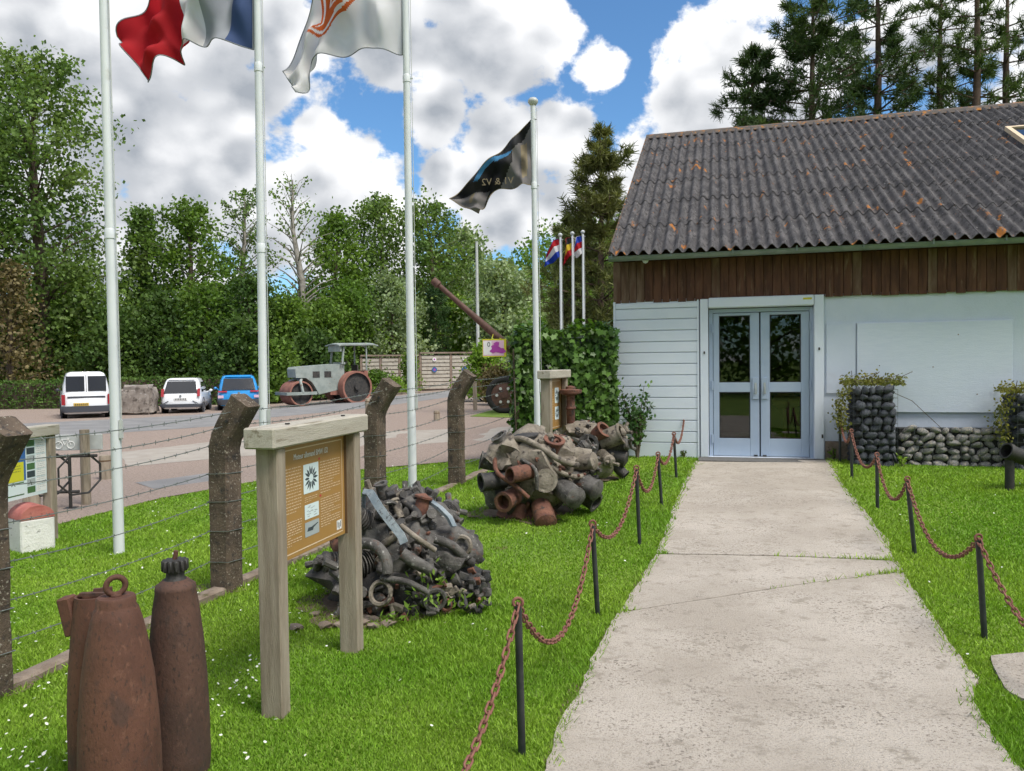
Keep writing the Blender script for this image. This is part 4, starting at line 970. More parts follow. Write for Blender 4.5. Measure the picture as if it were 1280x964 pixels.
def aim(p, d): return Matrix.Translation(p) @ Vector(d).normalized().to_track_quat('Z', 'Y').to_matrix().to_4x4()
def put_cyl(root, p, d, mat, rr, s=1.0):
    o = link('cylinder', rr.choice(CYLM[mat]), root); o.matrix_local = aim(p, d) @ Matrix.Rotation(rr.uniform(0, 6), 4, 'Z') @ Matrix.Scale(s, 4)
    h = MB(); u = Vector((1, 0, 0)); h.box((.0, .0, .262), (.13, .05, .05), Matrix.Rotation(rr.uniform(0, 3), 3, 'Z'), bev=.012); h.cyl((.04, 0, .25), (.10, .02, .31), .022, .026, 8); h.cyl((-.04, 0, .25), (-.09, -.02, .32), .02, .024, 8)
    h.build('rocker_box', mat, o, 40)
def stub(root, p, d, r, L, mat, name='pipe_stub', open_=True, flange=0, plug=None):
    q = MB(); M = aim(p, d); prof = [(r * .96, -.05), (r, 0), (r * 1.02, L * .5), (r * .99, L * .9)]
    prof += [(r * flange, L * .9), (r * flange, L)] if flange else [(r, L)]
    if open_: prof += [(r * .8, L), (r * .78, L * .4), (.004, L * .38)]
    else: prof += [(r * .75, L * 1.08), (r * .3, L * 1.15), (.004, L * 1.16)]
    q.lathe(prof, 18, M); q.v = [tuple(Vector(v) + Vector((mnoise.noise(Vector(v) * 14), mnoise.noise(Vector(v) * 14 + Vector((9, 0, 0))), 0)) * .008) for v in q.v]
    o = q.build(name, mat, root, 40)
    if plug: k = MB(); k.lathe([(r * .78, 0), (r * .78, .01), (.004, .014)], 16, aim(Vector(p) + Vector(d).normalized() * (L - .012), d)); k.build('end_plate', plug, o)
    return o
def bent_pipe(root, pts, r, mat, name='pipe'):
    P = [Vector(p) for p in pts]; S = []
    for i in range(len(P) - 1):
        p0, p1, p2, p3 = P[max(i - 1, 0)], P[i], P[i + 1], P[min(i + 2, len(P) - 1)]
        for t in (0, .2, .4, .6, .8):
            S.append(.5 * ((2 * p1) + (p2 - p0) * t + (2 * p0 - 5 * p1 + 4 * p2 - p3) * t * t + (3 * p1 - p0 - 3 * p2 + p3) * t ** 3))
    S.append(P[-1]); q = MB(); q.tube(S, r, 10); return q.build(name, mat, root, 60)
def lump(root, p, d, mat, seed, amp=.35, name='casting', sub=3):
    q = MB(); q.blob(p, d, amp, seed, sub, 1.8); return q.build(name, mat, root, 50)
def debris(root, rr, n, fpos, mats, smin=.02, smax=.06):
    for i in range(n):
        p = Vector(fpos(rr)); k = rr.random(); mt = rr.choice(mats); d = Vector((rr.gauss(0, 1), rr.gauss(0, 1), rr.gauss(0, 1))).normalized(); s = rr.uniform(smin, smax)
        q = MB()
        if k < .3: q.cyl(p, p + d * s * 2.2, s * .5, s * .45, 9); q.cyl(p + d * s * 2.2, p + d * s * 2.5, s * .65, n=9)
        elif k < (.36 if n > 100 else .5): q.torus(p, s, s * .3, 12, 6, d.to_track_quat('Z', 'Y').to_matrix())
        elif k < .75: q.box(p, (s * 2, s * .9, s * 1.3), Matrix.Rotation(rr.uniform(0, 6), 3, d), bev=s * .15)
        else: q.blob(p, (s, s * .8, s * 1.2), .5, rr.uniform(0, 50), 1)
        q.build('fitting', mt, root, 40)

# ball shaped engine of stubby pipes and castings
e2 = gnd(672, 643); sc2 = e2.y / FPX
def E2(dx, dy, back=0.0): return Vector((dx * sc2, back, dy * sc2))          # dx, dy: offsets from the middle of its foot, sized at its own depth
root = thing('ball_shaped_engine', 'cream and rust radial engine with stubby open pipes, rounded like a ball', 'engine', e2)
rr = random.Random(3); C = E2(2, 55, .05)
lump(root, C, (.40, .40, .40), 'metal_alloy', 2, .25, 'crankcase', 3)
lump(root, E2(-35, 75, .0), (.2, .26, .2), 'metal_alloy', 5, .5); lump(root, E2(25, 72, -.05), (.28, .2, .13), 'metal_alloy', 8, .4); lump(root, E2(-30, 30, .0), (.25, .25, .22), 'metal_dirty', 9, .4)
for (x, y, b, d, r, L, mt, op, fl, pl) in (
    (-14, 60, -.36, (-.75, -.6, -.05), .075, .20, 'metal_rust', True, 0, None), (-46, 48, -.22, (-.95, -.4, -.05), .085, .20, 'metal_black', True, 1.1, None), (8, 50, -.36, (.05, -1, .05), .10, .06, 'metal_alloy', True, 1.12, 'metal_alloy'),
    (-32, 28, -.3, (-.45, -.75, -.1), .085, .16, 'metal_rust', True, 1.15, None), (4, 14, -.3, (.15, -.75, -.45), .10, .20, 'metal_rust', False, 1.05, None), (30, 38, -.3, (.45, -.8, -.25), .10, .22, 'metal_dirty', False, 1.06, None),
    (48, 44, -.12, (.75, -.55, -.3), .10, .24, 'metal_dirty', False, 1.08, None), (18, 82, -.15, (.15, -.35, .8), .085, .13, 'metal_rust', True, 1.25, None), (-12, 88, -.1, (-.1, -.1, 1), .11, .11, 'metal_black', False, 1.1, None), (32, 84, .05, (.3, -.1, .8), .08, .10, 'metal_rust', False, 1.1, None),
    (-40, 88, -.05, (-.5, -.2, .8), .08, .12, 'metal_dirty', True, 1.1, None), (-56, 66, .0, (-1, -.1, .25), .08, .12, 'metal_dirty', True, 1.15, None), (-20, 8, -.15, (-.3, -.4, -.7), .08, .10, 'metal_rust', False, 0, None), (52, 66, -.1, (.8, -.45, .15), .08, .16, 'metal_alloy', False, 1.1, None), (58, 24, .0, (.7, -.5, -.4), .09, .16, 'metal_dirty', True, 1.1, None)):
    stub(root, E2(x, y, b), d, r, L, mt, open_=op, flange=fl, plug=pl)
for k in range(5): put_cyl(root, E2(45 + rr.uniform(-8, 8), 30 + k * 10, .05 + .04 * k), (.8, -.3 + .1 * k, -.2 + .2 * k), 'metal_dirty', rr, .8)
bent_pipe(root, [E2(-40, 92, -.1), E2(-20, 98, -.2), E2(4, 88, -.3), E2(26, 74, -.36), E2(48, 66, -.3)], .03, 'metal_alloy'); bent_pipe(root, [E2(-52, 80, -.1), E2(-50, 60, -.3), E2(-30, 46, -.4), E2(-12, 30, -.4)], .022, 'metal_rust'); bent_pipe(root, [E2(-20, 74, -.3), E2(-4, 64, -.42), E2(-2, 40, -.42)], .018, 'metal_dirty')
q = MB(); q.torus(E2(30, 70, -.1), .26, .025, 28, 8, Matrix.Rotation(.5, 3, 'Y') @ Matrix.Rotation(.35, 3, 'X')); q.build('bolt_ring', 'metal_alloy', root, 60)
for i in range(16):
    a = i / 16 * math.tau; v = Matrix.Rotation(.5, 3, 'Y') @ Matrix.Rotation(.35, 3, 'X') @ Vector((math.cos(a) * .26, math.sin(a) * .26, .025)); q = MB(); q.cyl(E2(30, 70, -.1) + v, E2(30, 70, -.1) + v * 1.08, .014, n=6); q.build('bolt', 'metal_rust', root)
def surf(rr):
    d = Vector((rr.gauss(0, 1), rr.gauss(-.6, .8), rr.gauss(.15, .9))).normalized(); return C + Vector((d.x * .42, d.y * .40, d.z * .42))
debris(root, rr, 75, surf, ['metal_dirty', 'metal_alloy', 'metal_rust', 'metal_black', 'metal_alloy'], .015, .05)
lump(root, E2(-15, 2, .0), (.28, .25, .10), 'metal_rust', 13, .4)

# engine with a tall rusty shaft by the ivy
e3 = gnd(742, 601); sc3 = e3.y / FPX
def E3(dx, dy, back=0.0): return Vector((dx * sc3, back, dy * sc3))
root = thing('finned_engine', 'small wrecked engine with finned cylinders and an upright flanged shaft beside the ivy', 'engine', e3); rr = random.Random(9)
lump(root, E3(-10, 40, .1), (.30, .28, .26), 'metal_dirty', 21, .35, 'crankcase'); lump(root, E3(-14, 62, .1), (.22, .2, .12), 'metal_alloy', 24, .4)
for (x, y, b, d, r, L, mt, op, fl) in ((14, 52, -.05, (.85, -.3, .35), .12, .22, 'metal_alloy', True, 1.1), (20, 34, .0, (.9, -.2, -.3), .10, .2, 'metal_black', False, 1.1), (-8, 48, -.18, (-.1, -1, .1), .10, .10, 'metal_black', True, 1.2), (-24, 44, -.12, (-.4, -.9, 0), .11, .12, 'metal_dirty', True, 1.15), (6, 24, -.12, (.3, -.8, -.4), .10, .16, 'metal_alloy', False, 1.1), (28, 18, .0, (.6, -.3, -.6), .06, .16, 'metal_black', True, 1.1), (6, 60, -.1, (.5, -.5, .5), .09, .10, 'metal_rust', True, 1.15)):
    stub(root, E3(x, y, b), d, r, L, mt, open_=op, flange=fl)
for k, d in enumerate(((.85, -.1, .45), (.9, -.35, .1), (.35, -.85, -.3), (-.3, -.9, -.3), (.7, .3, .3))): put_cyl(root, E3(0, 42, .05) + Vector(d) * .22, d, ('metal_alloy', 'metal_dirty')[k % 2], rr, .9)
sh = MB(); p0 = E3(-27, 60, .1); zt_ = 112 * sc3; sh.lathe([(.05, p0.z - .1), (.05, zt_ - .22), (.065, zt_ - .2), (.05, zt_ - .17), (.05, zt_ - .05), (.13, zt_ - .02), (.135, zt_ + .02), (.06, zt_ + .03), (.055, zt_ + .06), (.004, zt_ + .07)], 16, Matrix.Translation((p0.x, p0.y, 0))); sh.build('propeller_shaft', 'metal_rust', root, 40)
debris(root, rr, 40, lambda r_: E3(-8, 40, .08) + Vector((r_.gauss(0, 1), r_.gauss(-.5, .8), r_.gauss(.1, .9))).normalized() * .31, ['metal_dirty', 'metal_alloy', 'metal_rust', 'metal_black'], .015, .045)

# collapsed radial engine lying on its side
e1 = gnd(520, 752); sc1 = (e1.y + .1) / FPX
def E1(dx, dy, back=0.0): return Vector((dx * sc1, back, dy * sc1))
root = thing('collapsed_engine', 'dark collapsed radial engine with a blue grey band lying on the lawn', 'engine', e1); rr = random.Random(5)
ax = Vector((.62, -.42, .66)).normalized(); C1 = E1(-2, 72, .12); u1 = ax.orthogonal().normalized(); w1 = ax.cross(u1)
q = MB(); q.lathe([(.30, -.30), (.40, -.2), (.42, 0), (.36, .09), (.26, .13), (.22, .19), (.10, .21), (.004, .22)], 26, aim(C1, ax)); q.v = [tuple(Vector(v) + Vector((mnoise.noise(Vector(v) * 7), mnoise.noise(Vector(v) * 7 + Vector((5, 0, 0))), mnoise.noise(Vector(v) * 7 + Vector((0, 5, 0))))) * .075) for v in q.v]; q.build('crankcase', 'metal_dirty', root, 50)
lump(root, E1(-20, 25, .15), (.55, .42, .22), 'metal_black', 31, .4); lump(root, E1(-55, 75, .25), (.28, .3, .28), 'metal_dirty', 33, .45); lump(root, E1(35, 62, .0), (.25, .22, .18), 'metal_dirty', 36, .5)
for row, (off, n, ph) in enumerate(((-.04, 11, 0), (-.26, 9, .3))):
    for k in range(n):
        a = math.tau * k / n + ph; d = (u1 * math.cos(a) + w1 * math.sin(a) + ax * rr.uniform(-.35, .15)).normalized(); p = C1 + ax * off + d * .33
        if p.z + d.z * .25 < -.02: d.z *= .2; p.z = max(p.z, .05)
        put_cyl(root, p, d, rr.choice(['metal_dirty', 'metal_dirty', 'metal_black', 'metal_alloy']), rr, rr.uniform(.85, 1.1))
# blue grey cowling band, broken in two
def arc(a0, a1, r, h, n=18): return [C1 + ax * h + (u1 * math.cos(a0 + (a1 - a0) * i / n) + w1 * math.sin(a0 + (a1 - a0) * i / n)) * r for i in range(n + 1)]
def band(pts, wd, th, mat):
    q = MB(); rings = []
    for i, p in enumerate(pts):
        t = (pts[min(i + 1, len(pts) - 1)] - pts[max(i - 1, 0)]).normalized(); n = (p - C1).normalized(); b = t.cross(n); rings.append([p + n * th - b * wd, p + n * th + b * wd, p - n * th + b * wd, p - n * th - b * wd])
    q.loft(rings); q.build('cowling_band', mat, root, 40)
cu = [E1(-62, 118, -.02), E1(-60, 138, -.05), E1(-50, 138, -.1), E1(-38, 126, -.2), E1(-22, 110, -.28), E1(-8, 96, -.34), E1(-4, 88, -.36)]
band(cu, .026, .012, 'metal_blue'); band([E1(18, 124, .02), E1(32, 118, -.06), E1(44, 108, -.1), E1(50, 98, -.14)], .02, .012, 'metal_blue')
bent_pipe(root, [E1(-28, 126, .1), E1(-10, 122, .0), E1(4, 114, -.06), E1(8, 106, -.1)], .024, 'metal_black')
stub(root, E1(6, 108, -.02), (.25, .1, .95), .045, .13, 'metal_rust', open_=False, flange=1.4)
stub(root, E1(-40, 128, .1), (-.2, -.2, .9), .04, .10, 'metal_dirty', open_=True, flange=1.3)
for P, r, mt in (([(-75, 60, -.2), (-60, 84, -.3), (-38, 86, -.36), (-24, 72, -.4), (-22, 56, -.42)], .036, 'metal_dirty'), ([(-76, 44, -.2), (-66, 30, -.3), (-52, 32, -.36)], .035, 'metal_dirty'), ([(-6, 78, -.4), (12, 66, -.4), (26, 56, -.36)], .04, 'metal_dirty'), ([(28, 86, -.2), (48, 78, -.2), (64, 60, -.16)], .03, 'metal_dirty'), ([(-10, 104, -.25), (10, 92, -.32), (30, 76, -.28)], .018, 'metal_alloy'), ([(50, 70, -.1), (72, 72, -.06), (78, 56, -.06)], .028, 'metal_black'), ([(-30, 50, -.4), (0, 48, -.45), (24, 34, -.42)], .02, 'metal_dirty'), ([(-110, 70, .3), (-98, 64, .1), (-84, 70, .0)], .05, 'metal_rust')):
    bent_pipe(root, [E1(*p) for p in P], r, mt)
for x, y, b in ((-30, 34, -.42), (30, 22, -.36), (60, 74, -.12)):
    q = MB(); q.torus(E1(x, y, b), rr.uniform(.05, .075), .016, 18, 6, Vector((rr.uniform(-.5, .5), -1, rr.uniform(-.2, .6))).to_track_quat('Z', 'Y').to_matrix()); q.build('ring', rr.choice(['metal_alloy', 'metal_dirty']), root, 60)
def slope_pos(rr):
    x = rr.uniform(-88, 92); top = 136 if x < -50 else 130 - max(0, x + 20) * .75; y = rr.uniform(2, top); return E1(x, y, -.42 + (y / 136) * .42 + abs(x) * .0018 + rr.uniform(-.03, .03))
debris(root, rr, 190, slope_pos, ['metal_dirty', 'metal_dirty', 'metal_black', 'metal_black', 'metal_rust', 'metal_black', 'metal_alloy'], .012, .038)
def dome_pos(rr):
    a = rr.uniform(0, math.tau); r = .44 * math.sqrt(rr.random()); h = .10 + .10 * (1 - (r / .44) ** 2) - (.12 if r > .36 else 0); return C1 + ax * h + (u1 * math.cos(a) + w1 * math.sin(a)) * r
debris(root, rr, 110, dome_pos, ['metal_dirty', 'metal_dirty', 'metal_black', 'metal_alloy', 'metal_dirty'], .02, .06)
for k in range(9):
    a = math.tau * k / 9; d = u1 * math.cos(a) + w1 * math.sin(a); q = MB(); q.box(C1 + ax * .15 + d * .24, (.03, .30, .07), (aim((0, 0, 0), ax).to_3x3() @ Matrix.Rotation(rr.uniform(0, 6), 3, 'Z')), bev=.008); q.build('rib', 'metal_dirty', root)
q = MB()
for i in range(14): p = E1(rr.uniform(-125, -20), 0, rr.uniform(-.5, -.2)); p.z = 0; q.blob(p, (.05, .04, .025), .5, i, 1)
o = q.build('rubble', 'kerb_concrete', root, 50); o['kind'] = 'stuff'
def weeds(label, pts, n, h, seed):
    rg = np.random.default_rng(seed); root = thing('weed_tuft', label, 'weeds', pts[0]); C = []
    for p in pts: k = rg.normal(size=(n, 3)) * np.array([.08, .06, h * .35]); k[:, 2] = np.abs(k[:, 2]); C.append(k + np.array(p - pts[0]))
    leaves_obj('foliage', np.concatenate(C), .055, 'leaf_bright', root, up=.8, aspect=.35, rg=rg)
weeds('green weeds growing through the collapsed engine', [e1 + E1(40, 22, -.42), e1 + E1(10, 10, -.46), e1 + E1(-10, 4, -.5), e1 + E1(60, 12, -.3), e1 + E1(25, 40, -.38)], 22, .16, 3)
# bare earth under the engines
for c, rx, ry, s in ((e1 + Vector((-.2, .0, 0)), .60, .46, 1), (e2 + Vector((-.15, .1, 0)), .55, .42, 2), (e3 + Vector((-.05, .1, 0)), .4, .35, 3), (FP[1], .2, .2, 4), (FP[0], .2, .2, 5)):
    P = wobble([Vector((c.x + rx * math.cos(t), c.y + ry * math.sin(t))) for t in np.linspace(0, math.tau, 25)[:-1]], .05, .22, s); tag(sheet('bare_soil', P, .008, 'soil', .2), 'patch of bare earth in the lawn', 'soil', 'bare earth patches', 'structure')

# ---------------------------------------------------------------- black tube on a post at the edge of the view
cb = gnd(1262, 612); root = thing('mortar_tube', 'black open steel tube on a short post in the lawn by the cobble wall', 'gun barrel', cb)
h = zpx(cb, 1262, 570); q = MB(); q.cyl((0, 0, -.1), (0, 0, h - .02), .045, n=16); q.build('post', 'black_metal', root, 40)
q = MB(); q.lathe([(.07, 0), (.085, .0), (.088, .05), (.078, .06), (.078, 1.1), (.10, 1.12), (.10, 1.3), (.02, 1.34)], 22, aim((-.06, -.03, h + .06), (.9, .15, -.34)), caps=False); q.lathe([(.07, 0), (.068, .5), (.004, .5)], 22, aim((-.06, -.03, h + .06), (.9, .15, -.34)), caps=False); q.build('tube', 'black_metal', root, 40)
q = MB(); q.cyl((.85, .14, -.1), (.85, .14, h - .22), .04, n=12); q.build('post', 'black_metal', root, 40)

# ---------------------------------------------------------------- flagpoles and flags
def pole(label, p, H, r, top_taper=.62, collars=(), finial=False, mat='pole_white', group=None):
    root = thing('flagpole', label, 'flagpole', p, 0, group)
    q = MB(); q.lathe([(r * 1.02, -.2), (r, .5), (r * (.5 + .5 * top_taper), H * .6), (r * top_taper, H)], 20); q.build('shaft', mat, root, 60)
    for z in collars: rz = r * (1 + (top_taper - 1) * z / H); q = MB(); q.lathe([(rz * 1.0, z - .05), (rz * 1.18, z - .045), (rz * 1.18, z + .03), (rz, z + .045)], 18); q.cyl((rz, 0, z), (rz + .03, 0, z), .012, n=8); q.build('collar', mat, root, 40)
    if finial: q = MB(); q.lathe([(r * .7, H - .02), (r * 1.1, H), (r * 1.6, H + .03), (r * 1.65, H + .055), (r * 1.1, H + .085), (.004, H + .1)], 18); q.build('finial', 'pole_grey', root, 60)
    q = MB(); q.tube([(r + .02, -.02, 1.0), (r + .012, -.02, H * .5), (r * top_taper + .015, -.02, H - .05)], .004, 5); q.box((r + .012, -.02, 1.1), (.03, .02, .16)); q.build('halyard', 'pole_grey', root)
    return root
def lean_fix(o, a, b):                                    # poles stand as the photograph shows them: base a, a point b higher up
    d = (b - a); o.rotation_euler = (0, 0, 0); o.rotation_mode = 'QUATERNION'; o.rotation_quaternion = Vector((0, 0, 1)).rotation_difference(d)
f1 = gnd(149, 691); f3 = gnd(516, 622); f2 = f1.lerp(f3, .44); f2 = at(329.5, 560, f2.y); f2.z = gz(f2.x, f2.y)
f4 = Vector((at(672, 545, 10.3).x, 10.3, 0)); f4.z = gz(f4.x, f4.y)
o1 = pole('tall white flagpole beside the map board, its flag out of sight', f1, 8.6, .045, collars=(zpx(f1, 140, 292),)); lean_fix(o1, f1, at(129.5, 0, f1.y))
o2 = pole('tall white flagpole carrying the blue white and red flag', f2, 8.6, .045, collars=(zpx(f2, 326, 310), zpx(f2, 322, 84))); lean_fix(o2, f2, at(322, 0, f2.y))
o3 = pole('tall white flagpole carrying the white flag with orange crest', f3, 8.8, .048, collars=(zpx(f3, 508, 98),)); lean_fix(o3, f3, at(507, 0, f3.y))
H4 = zpx(f4, 666, 131); o4 = pole('shorter white flagpole with a round finial carrying the black flag', f4, H4, .042, .8, collars=(zpx(f4, 669, 232),), finial=True); lean_fix(o4, f4, at(666.3, 135, f4.y))
def poly_at(K, t):
    for (t0, p0), (t1, p1) in zip(K[:-1], K[1:]):
        if t <= t1: f = (t - t0) / (t1 - t0); return p0[0] + (p1[0] - p0[0]) * f, p0[1] + (p1[1] - p0[1]) * f
    return K[-1][1]
def smooth_poly(K, t, w=.06): a = [poly_at(K, min(1, max(0, t + o))) for o in (-w, -w / 2, 0, w / 2, w)]; return sum(x for x, _ in a) / 5, sum(y for _, y in a) / 5
def flag(label, top, bot, Y, amp, mats, pick, waves, nu=72, nv=44, group=None, parent_pole=None):
    """a cloth sheet: its hanging outline comes from the edges, its billows stand out in depth"""
    q = MB(); fs = []; V = []; PX = []
    for i in range(nu + 1):
        u = i / nu; a = smooth_poly(top, u); b = smooth_poly(bot, u)
        for j in range(nv + 1):
            v = j / nv; x, y = a[0] + (b[0] - a[0]) * v, a[1] + (b[1] - a[1]) * v
            d = sum(A * math.sin(ku * u + kv * v + ph) for A, ku, kv, ph in waves) * min(1, u * 5) * amp
            p = at(x, y, Y); V.append(Vector((p.x, Y + d, p.z))); PX.append((x, y))
    n = nv + 1; q.add(V, [(i * n + j, (i + 1) * n + j, (i + 1) * n + j + 1, i * n + j + 1) for i in range(nu) for j in range(nv)])
    q.m = [pick((i + .5) / nu, (j + .5) / nv, *[(PX[i * n + j][k] + PX[(i + 1) * n + j + 1][k]) / 2 for k in (0, 1)]) for i in range(nu) for j in range(nv)]
    root = thing('flag', label, 'flag', V[0], 0, group)
    me = q.mesh('cloth', mats, 180); me.transform(Matrix.Translation(-V[0])); link('cloth', me, root)
    def hem(idx, r=.006): h = MB(); h.tube([V[k] - V[0] for k in idx], r, 5); h.build('hem', mats[-1], root)
    hem([i * n for i in range(nu + 1)]); hem([i * n + nv for i in range(nu + 1)]); hem([nu * n + j for j in range(nv + 1)]); hem(list(range(n)), .009)
    for k in (1, nv - 1): q = MB(); p = V[k] - V[0]; q.torus(p + Vector((.02, 0, 0)), .03, .006, 10, 5); q.build('clip', 'pole_grey', root); return root, V, n
def pip(x, y, P): return bool(in_poly(np.array([x]), np.array([y]), P)[0])
X3 = f3.y; X2 = f2.y
flag('blue white and red flag, its red end folded and hanging', ((0, (319, -105)), (.33, (268, -92)), (.6, (222, -48)), (.8, (172, 0)), (1, (145, 51))), ((0, (320, 64)), (.08, (305, 56)), (.33, (249, 56)), (.55, (229, 57)), (.68, (222, 74)), (.8, (211, 66)), (1, (182, 106))), X2, .16,
     ['cloth_blue', 'cloth_white', 'cloth_red', 'cloth_shade'], lambda u, v, x, y: 0 if u < .16 else (3 if u < .33 else (1 if u < .58 else 2)), ((.5, 9, 2, 0), (.7, 17, -5, 1), (.35, 30, 9, 2), (.3, 6, 14, .5)))  # grey-blue band beside the blue is white cloth with shade painted in
def crest(u, v, x, y):
    if not pip(x, y, CREST): return 0
    r = math.hypot((x - 420) / 10, (y - 2) / 12)
    if .55 < r < 1 and y < 12: return 0
    return 1 if pip(x, y, CRIN) or not pip(x, y, CRMID) else 0
CRMID = [(387, 40), (400, 24), (404, -12), (446.5, -12), (444, 3), (434, 17), (414, 27), (403.5, 36.5)]
CREST = [(384, 44), (398, 24), (402, -12), (450, -14), (447, 4), (436, 20), (415, 30), (404, 40)]; CRIN = [(390, 36), (402, 24), (406, -12), (443, -12), (441, 2), (432, 14), (414, 24), (403, 33)]
flag('white flag with an orange crest, its free end hanging folded', ((0, (505, -100)), (.3, (455, -90)), (.55, (418, -45)), (.75, (385, 20)), (1, (349, 92))), ((0, (506, 69)), (.2, (474, 64)), (.35, (448, 62)), (.5, (415, 67)), (.62, (391, 72)), (.75, (388, 92)), (.9, (386, 118)), (1, (373, 123))), X3, .15,
     ['cloth_white', 'cloth_orange', 'cloth_white', 'cloth_shade'], crest, ((.5, 8, 3, .4), (.6, 15, -6, 1.4), (.3, 28, 8, 0), (.35, 5, 12, 2)), 120, 80)
def pick_black(u, v, x, y):
    if pip(x, y, [(640, 190), (655, 172), (667, 150), (667, 232), (625, 236), (640, 205)]): return 3 if pip(x, y, [(651, 180), (659, 176), (659, 222), (652, 224)]) else 1
    if pip(x, y, [(592, 228), (600, 212), (612, 198), (628, 192), (640, 190), (634, 198), (616, 203), (606, 213), (598, 228)]): return 2
    if pip(x, y, [(560, 252), (585, 243), (612, 236), (606, 256), (600, 268), (575, 264), (560, 256)]): return 3 if pip(x, y, [(588, 243), (594, 240), (590, 253), (586, 254)]) else 1
    return 0
fb, V4, n4 = flag('black and grey flag with a blue shape, hanging slack from the shorter pole', ((0, (667, 146)), (.4, (632, 182)), (.7, (595, 218)), (1, (560, 251))), ((0, (667, 231)), (.3, (645, 233)), (.5, (619, 236)), (.62, (612, 246)), (.8, (604, 262)), (1, (598, 268))), f4.y, .13, ['cloth_black', 'cloth_grey', 'cloth_sky', 'cloth_tan'], pick_black, ((.5, 8, 4, 0), (.6, 16, -5, 1), (.3, 27, 10, 2)))
t0 = at(622, 227, f4.y - .14) - fb.location
text_mesh('lettering', 'V1 & V2', .125, 'cloth_tan', fb, Matrix.Translation(t0) @ Matrix.Rotation(R_(-3), 4, 'Y') @ XM, flip=True)
# the far row of flags in front of the pine
for k, (px, top, lab_, hx, hy, cols) in enumerate(((702, 296, 'red white and blue', (680, 334), (0, 0), ('cloth_red', 'cloth_white', 'cloth_navy')), (717, 294, 'black yellow and red', (704, 332), (0, 0), ('cloth_black', 'cloth_yellow', 'cloth_red')), (730, 292, 'blue red and white crossed', (714, 318), (0, 0), ('cloth_navy', 'cloth_red', 'cloth_white')))):
    Y = 20 + k * .8; p = at(px, 460, Y); p.z = gz(p.x, p.y); H = zpx(p, px, top)
    pole('thin white flagpole behind the ivy carrying the %s flag' % lab_, p, H, .036, .8, finial=True)
    flag('small %s flag flying behind the ivy wall' % lab_, ((0, (px, top + 2)), (.5, (px - 10, top + 4)), (1, (hx[0] + 3, top + 22))), ((0, (px, top + 22)), (.5, (px - 8, top + 30)), (1, (hx[0], hx[1]))), Y, .2, list(cols), lambda u, v, x, y: min(2, int(v * 3)), ((.5, 8, 3, 0), (.4, 14, 5, 1)), 20, 12)
p = at(598, 480, 40); p.z = gz(p.x, p.y); pole('bare grey mast standing among the silver willows', p, zpx(p, 598, 302), .09, .7, mat='pole_grey')

# ---------------------------------------------------------------- field gun behind the ivy, hanging banknote board
GD = 26.0; root = thing('field_gun', 'brown field gun with raised barrel pointing over the gate', 'gun', (at(632, 515, GD).x, GD, gz(at(632, 515, GD).x, GD)))
L_ = root.location; mz = at(541, 350, GD) - L_; br = at(660, 455, GD) - L_; dd = (br - mz); Ln = dd.length
q = MB(); q.lathe([(.02, 0), (.11, .0), (.13, .03), (.13, .26), (.085, .3), (.085, .9), (.10, 1.6), (.125, 2.4), (.14, Ln - .3), (.2, Ln - .28), (.2, Ln)], 18, aim(mz, dd)); q.build('barrel', 'barrel_brown', root, 40)
q = MB(); q.box(br + Vector((.1, 0, -.25)), (.7, .5, .5), Matrix.Rotation(.7, 3, 'Y'), bev=.05); q.box(br + Vector((-.2, 0, -.6)), (1.4, .35, .3), bev=.04); q.build('cradle', 'barrel_brown', root)
for s in (-.55, .55):
    wl_ = MB(); cx = at(627, 492, GD) - L_; c = Vector((cx.x + .1, s, .62)); wl_.torus(c, .52, .10, 28, 10, Matrix.Rotation(R_(90), 3, 'X') ); t_ = wl_.build('wheel', 'tyre', root, 180)
    rm = MB(); rm.lathe([(.44, -.04), (.44, .04), (.1, .08), (.1, .1), (.004, .1)], 22, Matrix.Translation(c) @ Matrix.Rotation(R_(90), 4, 'X')); rm.build('rim', 'barrel_brown', t_, 40)
    for a in range(6): b = MB(); b.cyl(c + Vector((math.cos(a * 1.047) * .25, -.1, math.sin(a * 1.047) * .25)), c + Vector((math.cos(a * 1.047) * .25, .08, math.sin(a * 1.047) * .25)), .05, n=10); b.build('wheel_hole', 'pole_grey', t_)
q = MB(); q.box(Vector((1.2, 0, .6)), (2.6, .3, .25), Matrix.Rotation(.12, 3, 'Y'), bev=.03); q.box((at(627, 492, GD) - L_) * Vector((1, 0, 0)) + Vector((.1, 0, .62)) if False else Vector((.0, 0, .62)), (.16, 1.1, .16)); q.build('trail', 'barrel_brown', root)
za = at(603, 424, GD - .3); zb = at(633, 446, GD - .3); w_, h_ = zb.x - za.x, za.z - zb.z
root = thing('banknote_board', 'pink and yellow zero banknote board hanging from the gun barrel', 'sign', Vector(((za.x + zb.x) / 2, za.y, zb.z)), R_(6))
q = MB(); q.box((0, 0, h_ / 2), (w_, .04, h_)); bd = q.build('board', 'print_yellow', root)
q = MB(); rect(q, -w_ * .48, w_ * .40, h_ * .06, h_ * .92, -.022); q.build('print', 'print_pink', bd); q = MB(); rect(q, -w_ * .46, -w_ * .12, h_ * .12, h_ * .88, -.024); q.build('print', 'print_white', bd)
q = MB()
for a, b, r, s in ((.02, .50, .17, 1), (.16, .4, .16, 2), (.32, .34, .15, 3), (-.06, .34, .12, 4), (.1, .72, .12, 5)): q.add([(w_ * a + w_ * r * math.cos(t) * (1 + .25 * math.sin(3 * t + s)), -.026 - s * .001, h_ * b + h_ * r * 1.0 * math.sin(t)) for t in np.linspace(0, math.tau, 15)[:-1]], [tuple(range(14))])
q.build('print', 'print_purple', bd); text_mesh('lettering', '0', .22, 'print_dark', bd, Matrix.Translation((-w_ * .24, -.028, h_ * .68)) @ XM)
